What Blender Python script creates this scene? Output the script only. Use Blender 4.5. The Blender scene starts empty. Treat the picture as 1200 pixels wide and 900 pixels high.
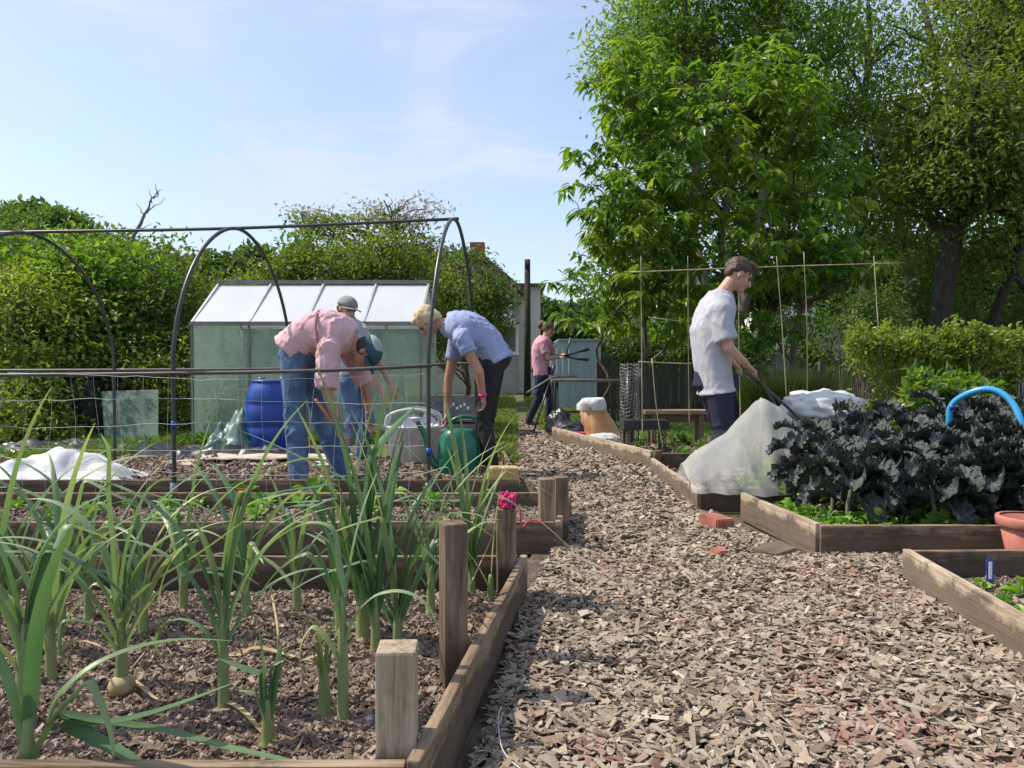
import bpy, bmesh, math, random
import numpy as np
from mathutils import Vector, Matrix, noise as mnoise
rng = np.random.default_rng(7); random.seed(7)
SC = bpy.context.scene; COL = SC.collection
R = math.radians
F, H0, YH = 900.0, 0.88, 432.0
PITCH = math.atan((450-YH)/F)
_f = np.array([0, math.cos(PITCH), -math.sin(PITCH)]); _u = np.array([0, math.sin(PITCH), math.cos(PITCH)]); _r = np.array([1., 0, 0])
def ray(px, py): return _f + _r*(px-600)/F + _u*(450-py)/F
def G(px, py, z=0.0):                      # the spot in the place at height z seen at a spot of the photo
    d = ray(px, py); t = (z-H0)/d[2]; return np.array([0, 0, H0])+d*t
def D(px, py, Y):                          # the same for a given distance
    d = ray(px, py); t = Y/d[1]; return np.array([0, 0, H0])+d*t

# ---------------------------------------------------------------- objects
def tag(o, label=None, cat=None, group=None, kind=None):
    if label: o['label'] = label
    if cat: o['category'] = cat
    if group: o['group'] = group
    if kind: o['kind'] = kind
    return o
def empty(name, loc, label=None, cat=None, group=None, rz=0):
    o = bpy.data.objects.new(name, None); COL.objects.link(o); o.location = loc; o.rotation_euler = (0, 0, rz)
    o.empty_display_size = .1
    return tag(o, label, cat, group)
class MB:
    def __init__(s): s.V = []; s.Q = []; s.T = []; s.A = []; s.n = 0
    def add(s, V, Q=None, T=None, a=0.5):
        V = np.asarray(V, float).reshape(-1, 3)
        if Q is not None and len(Q): s.Q.append(np.asarray(Q, int).reshape(-1, 4)+s.n)
        if T is not None and len(T): s.T.append(np.asarray(T, int).reshape(-1, 3)+s.n)
        s.V.append(V); s.A.append(np.broadcast_to(np.asarray(a, float), (len(V),)).copy()); s.n += len(V)
        return s
    def build(s, name, mat, parent=None, smooth=False, world=True):
        me = bpy.data.meshes.new(name)
        V = np.concatenate(s.V) if s.V else np.zeros((0, 3))
        if parent is not None and world:      # geometry given in world coordinates -> thing's own space
            M = np.array((Matrix.LocRotScale(parent.location, parent.rotation_euler, parent.scale)).inverted()) if parent.parent is None else np.array(wm(parent).inverted())
            V = V@M[:3, :3].T+M[:3, 3]
        Q = np.concatenate(s.Q) if s.Q else np.zeros((0, 4), int)
        T = np.concatenate(s.T) if s.T else np.zeros((0, 3), int)
        me.vertices.add(len(V)); me.vertices.foreach_set('co', V.astype(np.float32).ravel())
        loops = np.concatenate([Q.ravel(), T.ravel()]).astype(np.int32)
        me.loops.add(len(loops)); me.loops.foreach_set('vertex_index', loops)
        me.polygons.add(len(Q)+len(T))
        st = np.concatenate([np.arange(len(Q))*4, len(Q)*4+np.arange(len(T))*3]).astype(np.int32)
        me.polygons.foreach_set('loop_start', st)
        me.polygons.foreach_set('use_smooth', np.full(len(Q)+len(T), bool(smooth)))
        at = me.attributes.new('rnd', 'FLOAT', 'POINT'); at.data.foreach_set('value', np.concatenate(s.A).astype(np.float32) if s.A else [])
        me.update(calc_edges=True); me.validate()
        o = bpy.data.objects.new(name, me); COL.objects.link(o)
        if mat: me.materials.append(mat)
        if parent is not None: o.parent = parent
        return o
def wm(o):
    m = Matrix.LocRotScale(o.location, o.rotation_euler, o.scale)
    while o.parent: o = o.parent; m = Matrix.LocRotScale(o.location, o.rotation_euler, o.scale)@m
    return m
def nrm(v): v = np.asarray(v, float); return v/(np.linalg.norm(v)+1e-12)
def catmull(P, n):
    P = np.asarray(P, float); P = np.vstack([2*P[0]-P[1], P, 2*P[-1]-P[-2]]); out = []; m = len(P)-3
    for k in range(n):
        u = k/(n-1)*m; i = min(int(u), m-1); t = u-i
        a, b, c, d = P[i:i+4]
        out.append(.5*((2*b)+(-a+c)*t+(2*a-5*b+4*c-d)*t*t+(-a+3*b-3*c+d)*t**3))
    return np.array(out)
def tube(mb, P, r, n=8, a=.5, cap=True):
    P = np.asarray(P, float); r = np.broadcast_to(np.asarray(r, float), (len(P),))
    tg = np.gradient(P, axis=0); tg /= np.linalg.norm(tg, axis=1)[:, None]+1e-12
    up = np.array([0, 0, 1.]) if abs(tg[0][2]) < .9 else np.array([1., 0, 0])
    s = nrm(np.cross(tg[0], up)); V = []
    th = np.arange(n)*2*math.pi/n
    for i in range(len(P)):
        s = nrm(s-tg[i]*np.dot(s, tg[i])); b = np.cross(tg[i], s)
        V.append(P[i]+r[i]*(np.cos(th)[:, None]*s+np.sin(th)[:, None]*b))
    V = np.concatenate(V); m = len(P); Q = []
    for i in range(m-1):
        for j in range(n): Q.append((i*n+j, i*n+(j+1) % n, (i+1)*n+(j+1) % n, (i+1)*n+j))
    T = []
    if cap:
        V = np.vstack([V, P[0], P[-1]]); c0 = m*n; c1 = c0+1
        for j in range(n): T.append((c0, (j+1) % n, j)); T.append((c1, (m-1)*n+j, (m-1)*n+(j+1) % n))
    mb.add(V, Q, T, a)
def loft(mb, rings, a=.5, cap=True):     # rings: list of (n,3) arrays
    n = len(rings[0]); V = np.concatenate(rings); m = len(rings); Q = []
    for i in range(m-1):
        for j in range(n): Q.append((i*n+j, i*n+(j+1) % n, (i+1)*n+(j+1) % n, (i+1)*n+j))
    T = []
    if cap:
        V = np.vstack([V, rings[0].mean(0), rings[-1].mean(0)]); c0 = m*n
        for j in range(n): T.append((c0, (j+1) % n, j)); T.append((c0+1, (m-1)*n+j, (m-1)*n+(j+1) % n))
    mb.add(V, Q, T, a)
def ring(c, A, B, n=20, p=1.0):
    th = np.arange(n)*2*math.pi/n; c = np.asarray(c, float)
    cs, sn = np.cos(th), np.sin(th)
    cs = np.sign(cs)*np.abs(cs)**p; sn = np.sign(sn)*np.abs(sn)**p
    return c+cs[:, None]*np.asarray(A, float)+sn[:, None]*np.asarray(B, float)
def lathe(mb, c, prof, n=24, a=.5, cap=True):
    loft(mb, [ring((c[0], c[1], c[2]+z), (r, 0, 0), (0, r, 0), n) for r, z in prof], a, cap)
CUBE = np.array([(-1, -1, -1), (1, -1, -1), (1, 1, -1), (-1, 1, -1), (-1, -1, 1), (1, -1, 1), (1, 1, 1), (-1, 1, 1)], float)*.5
CQ = np.array([(0, 3, 2, 1), (4, 5, 6, 7), (0, 1, 5, 4), (1, 2, 6, 5), (2, 3, 7, 6), (3, 0, 4, 7)])
def box(mb, c, s, rz=0, a=.5):
    V = CUBE*np.asarray(s, float); ca, sa = math.cos(rz), math.sin(rz)
    V = V@np.array([[ca, sa, 0], [-sa, ca, 0], [0, 0, 1]])
    mb.add(V+np.asarray(c, float), CQ, a=a)
def bar(mb, p0, p1, w, h, a=.5, up=(0, 0, 1)):      # a rectangular bar between two points
    p0 = np.asarray(p0, float); p1 = np.asarray(p1, float); t = nrm(p1-p0)
    s = np.cross(t, up); s = nrm(s) if np.linalg.norm(s) > 1e-4 else np.array([1., 0, 0]); u = np.cross(s, t)
    V = np.array([p+s*i*w/2+u*j*h/2 for p in (p0, p1) for i, j in ((-1, -1), (1, -1), (1, 1), (-1, 1))])
    mb.add(V, [(0, 3, 2, 1), (4, 5, 6, 7), (0, 1, 5, 4), (1, 2, 6, 5), (2, 3, 7, 6), (3, 0, 4, 7)], a=a)
_ico = None
def ico():
    global _ico
    if _ico is None:
        b = bmesh.new(); bmesh.ops.create_icosphere(b, subdivisions=2, radius=1)
        _ico = (np.array([v.co[:] for v in b.verts]), np.array([[v.index for v in f.verts] for f in b.faces])); b.free()
    return _ico
def ball(mb, c, r, M=None, a=.5):
    V, T = ico(); V = V*np.asarray(r, float)
    if M is not None: V = V@np.asarray(M).T
    mb.add(V+np.asarray(c, float), None, T, a)
def nz(V, s=1., seed=0):                  # cheap smooth vector noise for arrays of points
    V = np.asarray(V)*s+seed*7.13; x, y, z = V[..., 0], V[..., 1], V[..., 2]
    return (np.sin(x*1.7+1.3*np.sin(y*1.1+z))+np.sin(y*2.1+1.7*np.sin(z*1.3+x*.7))+np.sin(z*1.9+1.1*np.sin(x*1.5-y)) +
            .5*np.sin(x*4.1+y*3.3+z*2.7)+.5*np.sin(x*-3.7+y*4.9+1.9*np.sin(z*3)))/4
def wood_box(name, p0, p1, z0, h, th, mat, parent, bev=.004, warp=.003, label=None):
    """a sawn board from p0 to p1 (middle line), own axes so that the grain runs along it"""
    p0 = np.array([p0[0], p0[1]]); p1 = np.array([p1[0], p1[1]]); L = float(np.linalg.norm(p1-p0)); ang = math.atan2(*(p1-p0)[::-1])
    b = bmesh.new(); bmesh.ops.create_cube(b, size=1)
    for v in b.verts: v.co = Vector((v.co.x*L, v.co.y*th, (v.co.z+.5)*h))
    n = max(2, int(L/.12))
    bmesh.ops.bisect_plane
    for k in range(1, n):
        bmesh.ops.bisect_plane(b, geom=b.verts[:]+b.edges[:]+b.faces[:], plane_co=(-L/2+L*k/n, 0, 0), plane_no=(1, 0, 0))
    bmesh.ops.bevel(b, geom=[e for e in b.edges if len(e.link_faces) == 2 and e.calc_face_angle(0) > .5], offset=bev, segments=2, profile=.6, affect='EDGES')
    sd = random.random()*100
    for v in b.verts:
        v.co.y += warp*mnoise.noise((v.co.x*1.3+sd, 0, v.co.z*3)); v.co.z += warp*mnoise.noise((v.co.x*2+sd+9, 3, 0))*(1 if v.co.z > h/2 else .3)
    me = bpy.data.meshes.new(name); b.to_mesh(me); b.free(); me.materials.append(mat)
    at = me.attributes.new('rnd', 'FLOAT', 'POINT'); at.data.foreach_set('value', [random.random()]*len(me.vertices))
    o = bpy.data.objects.new(name, me); COL.objects.link(o)
    W = Matrix.Translation(((p0[0]+p1[0])/2, (p0[1]+p1[1])/2, z0))@Matrix.Rotation(ang, 4, 'Z')
    if parent is not None:
        o.parent = parent; W = wm(parent).inverted()@W
    o.location, q, _s = W.decompose(); o.rotation_euler = q.to_euler()
    if label: o['label'] = label
    return o
def post(name, c, w, z0, z1, mat, parent, rz=0, bev=.006):
    """upright square post; the box is built along its length so the grain runs up"""
    b = bmesh.new(); bmesh.ops.create_cube(b, size=1); L = z1-z0
    for v in b.verts: v.co = Vector((v.co.x*L, v.co.y*w, v.co.z*w))
    bmesh.ops.bevel(b, geom=b.edges[:], offset=bev, segments=2, profile=.6, affect='EDGES')
    me = bpy.data.meshes.new(name); b.to_mesh(me); b.free(); me.materials.append(mat)
    at = me.attributes.new('rnd', 'FLOAT', 'POINT'); at.data.foreach_set('value', [random.random()]*len(me.vertices))
    o = bpy.data.objects.new(name, me); COL.objects.link(o)
    W = Matrix.Translation((c[0], c[1], (z0+z1)/2))@Matrix.Rotation(rz, 4, 'Z')@Matrix.Rotation(-math.pi/2, 4, 'Y')
    if parent is not None: o.parent = parent; W = wm(parent).inverted()@W
    o.location, q, _s = W.decompose(); o.rotation_euler = q.to_euler()
    return o

# ---------------------------------------------------------------- materials
def newmat(name):
    m = bpy.data.materials.new(name); m.use_nodes = True; nt = m.node_tree; nt.nodes.clear()
    out = nt.nodes.new('ShaderNodeOutputMaterial'); return m, nt, out
def N(nt, t, **kw):
    n = nt.nodes.new(t)
    for k, v in kw.items():
        if k in n.inputs: n.inputs[k].default_value = v
        else: setattr(n, k, v)
    return n
def rgba(c): return (c[0], c[1], c[2], 1)
def ramp(nt, fac, stops):
    n = nt.nodes.new('ShaderNodeValToRGB'); e = n.color_ramp.elements
    while len(e) < len(stops): e.new(.5)
    for k, (p, c) in enumerate(stops): e[k].position = p; e[k].color = rgba(c)
    nt.links.new(fac, n.inputs[0]); return n.outputs[0]
def mixc(nt, fac, a, b, mode='MIX'):
    n = nt.nodes.new('ShaderNodeMix'); n.data_type = 'RGBA'; n.blend_type = mode
    for s, v in ((n.inputs[0], fac), (n.inputs[6], a), (n.inputs[7], b)):
        if isinstance(v, (tuple, list)): s.default_value = rgba(v)
        elif isinstance(v, (int, float)): s.default_value = v
        else: nt.links.new(v, s)
    return n.outputs[2]
def coords(nt, scale=(1, 1, 1)):
    t = nt.nodes.new('ShaderNodeTexCoord'); m = nt.nodes.new('ShaderNodeMapping'); m.inputs['Scale'].default_value = scale
    nt.links.new(t.outputs['Object'], m.inputs[0]); return m.outputs[0]
def noi(nt, vec, scale, detail=4, rough=.6, dist=0):
    n = N(nt, 'ShaderNodeTexNoise', Scale=scale, Detail=detail, Roughness=rough, Distortion=dist); nt.links.new(vec, n.inputs['Vector']); return n.outputs['Fac']
def bump(nt, h, strength=.3, dist=.01):
    n = N(nt, 'ShaderNodeBump', Strength=strength, Distance=dist); nt.links.new(h, n.inputs['Height']); return n.outputs[0]
def simple(name, stops, scale=8, rough=.8, stretch=(1, 1, 1), bs=.3, bd=.01, bscale=None, detail=5, metal=0, spec=.5, trans=0, attr=0, alpha=1, coat=0, transcol=None):
    """noise-ramped colour + bump; attr = how much the per-piece value moves the ramp; trans = share of light let through"""
    m, nt, out = newmat(name); L = nt.links.new
    v = coords(nt, stretch); f = noi(nt, v, scale, detail)
    if attr:
        at = N(nt, 'ShaderNodeAttribute', attribute_name='rnd')
        mm = N(nt, 'ShaderNodeMapRange'); L(f, mm.inputs[0]); mm.inputs[1].default_value = .3; mm.inputs[2].default_value = .7
        mx = N(nt, 'ShaderNodeMix'); mx.data_type = 'FLOAT'; mx.inputs[0].default_value = attr; L(mm.outputs[0], mx.inputs[2]); L(at.outputs['Fac'], mx.inputs[3]); fac = mx.outputs[0]
    else:
        mm = N(nt, 'ShaderNodeMapRange'); L(f, mm.inputs[0]); mm.inputs[1].default_value = .3; mm.inputs[2].default_value = .7; fac = mm.outputs[0]
    c = ramp(nt, fac, stops)
    p = N(nt, 'ShaderNodeBsdfPrincipled', Roughness=rough, Metallic=metal); p.inputs['Specular IOR Level'].default_value = spec
    if coat: p.inputs['Coat Weight'].default_value = coat
    L(c, p.inputs['Base Color'])
    if bs: L(bump(nt, noi(nt, v, bscale or scale*2.5, 4), bs, bd), p.inputs['Normal'])
    sh = p.outputs[0]
    if trans:
        t = nt.nodes.new('ShaderNodeBsdfTranslucent')
        if transcol: L(mixc(nt, 1., c, transcol, 'MULTIPLY'), t.inputs[0])
        else: L(c, t.inputs[0])
        x = nt.nodes.new('ShaderNodeMixShader'); x.inputs[0].default_value = trans; L(sh, x.inputs[1]); L(t.outputs[0], x.inputs[2]); sh = x.outputs[0]
    if alpha < 1:
        t = nt.nodes.new('ShaderNodeBsdfTransparent'); x = nt.nodes.new('ShaderNodeMixShader'); x.inputs[0].default_value = alpha
        L(t.outputs[0], x.inputs[1]); L(sh, x.inputs[2]); sh = x.outputs[0]
    L(sh, out.inputs[0]); return m
def leafmat(name, a, b, c, trans=.4, rough=.5, spec=.4, scale=1.2):
    return simple(name, [(0, a), (.5, b), (1, c)], scale=scale, rough=rough, spec=spec, bs=0, attr=.6, trans=trans, transcol=(1.6, 1.7, .5), detail=2)
def woodmat(name, stops, cracks=.5, sc=1.0):
    m, nt, out = newmat(name); L = nt.links.new
    v = coords(nt, (1.2*sc, 14*sc, 14*sc)); f = noi(nt, v, 3, 8, .65, .6)
    v2 = coords(nt, (1, 1, 1)); g = noi(nt, v2, 2.2, 3)
    at = N(nt, 'ShaderNodeAttribute', attribute_name='rnd')
    a = N(nt, 'ShaderNodeMath', operation='MULTIPLY_ADD'); L(g, a.inputs[0]); a.inputs[1].default_value = .5; a.inputs[2].default_value = -.25
    b = N(nt, 'ShaderNodeMath', operation='ADD'); L(f, b.inputs[0]); L(a.outputs[0], b.inputs[1])
    a2 = N(nt, 'ShaderNodeMath', operation='MULTIPLY_ADD'); L(at.outputs['Fac'], a2.inputs[0]); a2.inputs[1].default_value = .14; a2.inputs[2].default_value = -.07
    b2 = N(nt, 'ShaderNodeMath', operation='ADD'); L(b.outputs[0], b2.inputs[0]); L(a2.outputs[0], b2.inputs[1])
    c = ramp(nt, b2.outputs[0], stops)
    v3 = coords(nt, (1.5, 60, 60)); ck = noi(nt, v3, 2, 5, .7, 1.2)
    kr = ramp(nt, ck, [(0, (.25, .22, .2)), (.36, (.35, .3, .27)), (.44, (1, 1, 1))]); c = mixc(nt, cracks, c, kr, 'MULTIPLY')
    kn = N(nt, 'ShaderNodeTexVoronoi', Scale=2.3); L(coords(nt, (.8, 2.6, 2.6)), kn.inputs['Vector'])
    kk = ramp(nt, kn.outputs['Distance'], [(0, (.3, .22, .16)), (.07, (.45, .35, .27)), (.12, (1, 1, 1))]); c = mixc(nt, .7, c, kk, 'MULTIPLY')
    gp = nt.nodes.new('ShaderNodeNewGeometry'); sx = nt.nodes.new('ShaderNodeSeparateXYZ'); L(gp.outputs['Position'], sx.inputs[0])
    sn = N(nt, 'ShaderNodeTexNoise', Scale=7, Detail=6, Roughness=.7); L(gp.outputs['Position'], sn.inputs['Vector'])
    za = N(nt, 'ShaderNodeMath', operation='MULTIPLY_ADD'); L(sn.outputs['Fac'], za.inputs[0]); za.inputs[1].default_value = -.22; L(sx.outputs[2], za.inputs[2])
    dr = ramp(nt, za.outputs[0], [(0, (.75, .75, .75)), (.03, (0, 0, 0))]); c = mixc(nt, dr, c, (.085, .06, .045))
    st = ramp(nt, sn.outputs['Fac'], [(.55, (1, 1, 1)), (.72, (.62, .58, .52))]); c = mixc(nt, .8, c, st, 'MULTIPLY')
    p = N(nt, 'ShaderNodeBsdfPrincipled', Roughness=.85); p.inputs['Specular IOR Level'].default_value = .25
    L(c, p.inputs['Base Color']); L(bump(nt, ck, .6, .005), p.inputs['Normal']); L(p.outputs[0], out.inputs[0]); return m

M = {}
M['wood'] = woodmat('weathered_board', [(.3, (.12, .08, .05)), (.5, (.29, .21, .14)), (.72, (.44, .345, .25))])
M['wood_dark'] = woodmat('dark_shaded_board', [(.3, (.08, .052, .036)), (.5, (.19, .13, .09)), (.72, (.31, .235, .17))])  # darker copy, mostly for camera-facing boards: their shade is put into the colour
M['wood_pale'] = woodmat('pale_board', [(.3, (.25, .18, .12)), (.5, (.42, .335, .245)), (.72, (.54, .455, .355))], .4)  # lighter copy, mostly for sun-facing side boards, sunlight painted into the tone
M['wood_ochre'] = simple('ochre_timber', [(0, (.42, .25, .09)), (1, (.62, .42, .18))], 6, stretch=(1, 8, 8))
M['fence_wood'] = simple('fence_wood', [(0, (.035, .035, .025)), (.5, (.075, .07, .05)), (1, (.14, .13, .095))], 5, stretch=(6, 6, .6), attr=.5)
M['chips'] = None
M['bamboo'] = simple('bamboo', [(0, (.16, .13, .07)), (.6, (.34, .29, .18)), (1, (.5, .44, .3))], 9, rough=.5, stretch=(1, 1, .5))
M['pipe'] = simple('black_pipe', [(0, (.02, .021, .024)), (1, (.05, .052, .058))], 5, rough=.38, spec=.6, bs=.05)
M['pipe_worn'] = simple('dusty_pipe', [(0, (.04, .038, .036)), (1, (.11, .10, .09))], 5, rough=.5, spec=.5, bs=.1)
M['string'] = simple('white_string', [(0, (.4, .42, .42)), (1, (.6, .62, .62))], 5, bs=0)
M['bark'] = simple('bark', [(0, (.05, .04, .03)), (.5, (.12, .095, .07)), (1, (.2, .17, .13))], 6, rough=.95, stretch=(3, 3, .8), bs=.8, bd=.03)
M['bark_dark'] = simple('dark_bark', [(0, (.02, .017, .013)), (1, (.065, .055, .042))], 6, rough=.95, stretch=(3, 3, .8), bs=.8, bd=.03)
M['dead'] = simple('dead_wood', [(0, (.12, .10, .09)), (1, (.25, .22, .2))], 6)
M['leek'] = simple('leek_leaf', [(0, (.07, .15, .07)), (.4, (.16, .255, .125)), (.75, (.31, .38, .19)), (1, (.55, .5, .17))], 5, rough=.42, spec=.5, stretch=(1, 1, 1), bs=.15, attr=.75, trans=.28, transcol=(1.2, 1.35, .6))
M['leek_stem'] = simple('leek_stem', [(0, (.13, .2, .08)), (.6, (.28, .33, .13)), (1, (.45, .42, .2))], 14, rough=.5, stretch=(1, 1, .3), bs=.2, attr=.3, trans=.1)
M['dry'] = simple('dry_leaf', [(0, (.35, .24, .1)), (1, (.62, .5, .3))], 12, trans=.2)
M['kale'] = simple('kale_leaf', [(0, (.014, .023, .019)), (.6, (.033, .046, .040)), (1, (.080, .10, .09))], 14, rough=.45, spec=.8, bs=.7, bd=.02, bscale=60, trans=.06)
M['kale_stem'] = simple('kale_stem', [(0, (.09, .08, .07)), (1, (.22, .22, .15))], 8)
M['salad'] = leafmat('salad_leaf', (.07, .17, .03), (.16, .32, .05), (.33, .46, .09), .35, .4)
M['weed'] = leafmat('weed_leaf', (.06, .12, .03), (.13, .22, .05), (.24, .31, .09), .35, .5)
M['chest'] = leafmat('chestnut_leaf', (.035, .09, .02), (.11, .20, .03), (.34, .38, .07), .5, .34, .6)
M['l_ash'] = leafmat('feathery_leaf', (.04, .10, .02), (.125, .215, .035), (.32, .38, .09), .5, .5)
M['l_dark'] = leafmat('dark_leaf', (.03, .07, .02), (.075, .135, .033), (.17, .23, .06), .45, .5)
M['l_olive'] = leafmat('olive_leaf', (.04, .075, .018), (.12, .17, .035), (.32, .34, .09), .5, .5)
M['l_hedge'] = leafmat('hedge_leaf', (.035, .07, .018), (.10, .15, .032), (.25, .28, .07), .5, .45)
M['l_gold'] = leafmat('golden_hedge_leaf', (.07, .12, .02), (.2, .26, .05), (.42, .44, .12), .45, .45)
M['blossom'] = simple('blossom', [(0, (.34, .31, .22)), (1, (.58, .53, .44))], 3, trans=.4)
M['grass'] = leafmat('grass_blade', (.07, .12, .025), (.16, .22, .05), (.34, .35, .12), .35, .5)
M['glass'] = None
M['alu'] = simple('aluminium', [(0, (.42, .42, .42)), (1, (.6, .6, .6))], 6, rough=.42, metal=.6, bs=.05)
M['alu_dark'] = simple('dark_frame', [(0, (.13, .13, .12)), (1, (.24, .24, .22))], 6, rough=.5, metal=.3, bs=.05)
M['blue'] = simple('blue_plastic', [(0, (.008, .045, .25)), (1, (.015, .075, .38))], 3, rough=.35, spec=.5, bs=.05)
M['hose'] = simple('blue_hose', [(0, (.03, .25, .5)), (1, (.06, .36, .65))], 3, rough=.3, spec=.6, bs=.05)
M['green_pl'] = simple('green_plastic', [(0, (.005, .10, .055)), (1, (.01, .17, .09))], 3, rough=.3, spec=.6, bs=.05)
M['tarp'] = simple('green_tarp', [(0, (.02, .075, .06)), (1, (.14, .22, .19))], 5, rough=.45, bs=.3)
M['black_pl'] = simple('black_sheet', [(0, (.012, .012, .014)), (1, (.035, .035, .04))], 5, rough=.35, spec=.6, bs=.4)
M['white_pl'] = simple('white_sheet', [(0, (.6, .6, .6)), (1, (.8, .8, .8))], 5, rough=.6, bs=.4, trans=.1)
M['white_rib'] = simple('white_tub', [(0, (.5, .5, .5)), (1, (.72, .72, .7))], 8, rough=.45, bs=.1, trans=.1)
M['grey_pl'] = simple('grey_plastic', [(0, (.09, .09, .095)), (1, (.2, .2, .205))], 6, rough=.5)
M['card'] = simple('cardboard', [(0, (.42, .33, .24)), (1, (.62, .54, .44))], 5, rough=.9)
M['fleece'] = simple('garden_fleece', [(0, (.72, .72, .7)), (1, (.85, .85, .83))], 14, rough=.9, bs=.3, trans=.4, alpha=.42)
M['brick'] = simple('red_brick', [(0, (.22, .06, .045)), (1, (.42, .17, .12))], 14, rough=.95, bs=.6)
M['terracotta'] = simple('terracotta', [(0, (.33, .1, .07)), (1, (.5, .2, .15))], 7, rough=.85)
M['pink'] = simple('pink_ribbon', [(0, (.75, .02, .16)), (1, (.9, .05, .28))], 9, rough=.5, trans=.2)
M['redtag'] = simple('red_tag', [(0, (.7, .10, .04)), (1, (.8, .16, .07))], 9, rough=.5)
M['skin'] = simple('skin', [(0, (.42, .22, .15)), (1, (.56, .33, .24))], 7, rough=.55, bs=.1)
M['skin_tan'] = simple('tanned_skin', [(0, (.36, .17, .11)), (1, (.5, .27, .19))], 7, rough=.55, bs=.1)
M['rose'] = simple('rose_shirt', [(0, (.55, .31, .34)), (1, (.70, .46, .48))], 5, rough=.9, bs=.5, bd=.015, bscale=9)
M['rose_strap'] = simple('strap', [(0, (.28, .13, .14)), (1, (.36, .18, .19))], 5)
M['lilac'] = simple('lilac_blue_shirt', [(0, (.24, .28, .47)), (1, (.36, .40, .6))], 5, rough=.9, bs=.5, bd=.015, bscale=9)
M['greyt'] = simple('pale_grey_tshirt', [(0, (.37, .37, .41)), (1, (.5, .5, .55))], 5, rough=.9, bs=.5, bd=.015, bscale=8)
M['pinkt'] = simple('pink_top', [(0, (.58, .26, .33)), (1, (.7, .38, .45))], 5, rough=.9, bs=.4, bscale=9)
M['denim'] = simple('blue_denim', [(0, (.04, .085, .17)), (.6, (.09, .16, .28)), (1, (.2, .28, .4))], 7, rough=.9, bs=.5, bd=.015, bscale=10)
M['navy'] = simple('navy_cloth', [(0, (.009, .01, .028)), (1, (.02, .022, .055))], 6, rough=.8, bs=.4)
M['blackc'] = simple('black_cloth', [(0, (.009, .009, .011)), (1, (.022, .022, .026))], 6, rough=.8, bs=.4)
M['blond'] = simple('blond_hair', [(0, (.42, .3, .14)), (1, (.72, .6, .38))], 30, rough=.6, stretch=(1, 1, 4), bs=.6)
M['brownh'] = simple('brown_hair', [(0, (.03, .015, .009)), (1, (.1, .05, .028))], 30, rough=.5, bs=.6)
M['auburn'] = simple('auburn_hair', [(0, (.07, .025, .012)), (1, (.17, .07, .035))], 30, rough=.5, bs=.6)
M['cap_teal'] = simple('teal_cap', [(0, (.02, .06, .085)), (1, (.04, .1, .13))], 9, rough=.9)
M['cap_top'] = simple('pale_cap_top', [(0, (.3, .33, .3)), (1, (.42, .45, .42))], 9, rough=.9)
M['cap_grey'] = simple('grey_cap', [(0, (.2, .21, .2)), (1, (.36, .36, .34))], 9, rough=.9)
M['shoe'] = simple('boot_leather', [(0, (.03, .02, .015)), (1, (.09, .05, .035))], 9, rough=.6)
M['eye'] = simple('eye', [(0, (.02, .02, .02)), (1, (.05, .04, .03))], 9, rough=.2, bs=0)
M['lip'] = simple('lip', [(0, (.4, .14, .12)), (1, (.45, .17, .15))], 9, rough=.5, bs=0)
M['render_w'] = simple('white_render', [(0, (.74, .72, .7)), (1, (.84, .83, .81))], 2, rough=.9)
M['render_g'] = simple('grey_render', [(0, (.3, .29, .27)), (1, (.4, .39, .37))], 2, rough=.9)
M['slate'] = simple('roof_tiles', [(0, (.09, .065, .055)), (1, (.2, .15, .13))], 6, rough=.9, stretch=(1, 4, 4))
M['window'] = simple('window_glass', [(0, (.03, .035, .045)), (1, (.08, .09, .11))], 1, rough=.12, spec=.8, bs=0)
M['teal_panel'] = simple('pale_teal_panel', [(0, (.27, .34, .36)), (1, (.36, .42, .44))], 2, rough=.4, stretch=(6, 6, 1), bs=.2)
M['stone'] = simple('grey_wall', [(0, (.15, .145, .14)), (1, (.3, .29, .28))], 6, rough=.9)
M['orange_bag'] = simple('orange_print_sack', [(0, (.5, .22, .07)), (1, (.6, .38, .25))], 4, rough=.45)
M['bag_white'] = simple('white_sack', [(0, (.6, .6, .58)), (1, (.78, .78, .76))], 4, rough=.5, bs=.5, trans=.15)
M['magenta'] = simple('magenta_plastic', [(0, (.4, .02, .12)), (1, (.5, .05, .2))], 4, rough=.5)
M['orange_h'] = simple('orange_handle', [(0, (.5, .17, .05)), (1, (.62, .27, .1))], 4, rough=.5)
M['yellow'] = simple('yellow_paint', [(0, (.65, .45, .06)), (1, (.75, .55, .1))], 4, rough=.5)
M['label_w'] = simple('white_label', [(0, (.7, .72, .75)), (1, (.8, .8, .8))], 4, rough=.4, bs=0)
M['label_b'] = simple('blue_label', [(0, (.03, .05, .3)), (1, (.05, .07, .4))], 4, rough=.4, bs=0)

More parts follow.
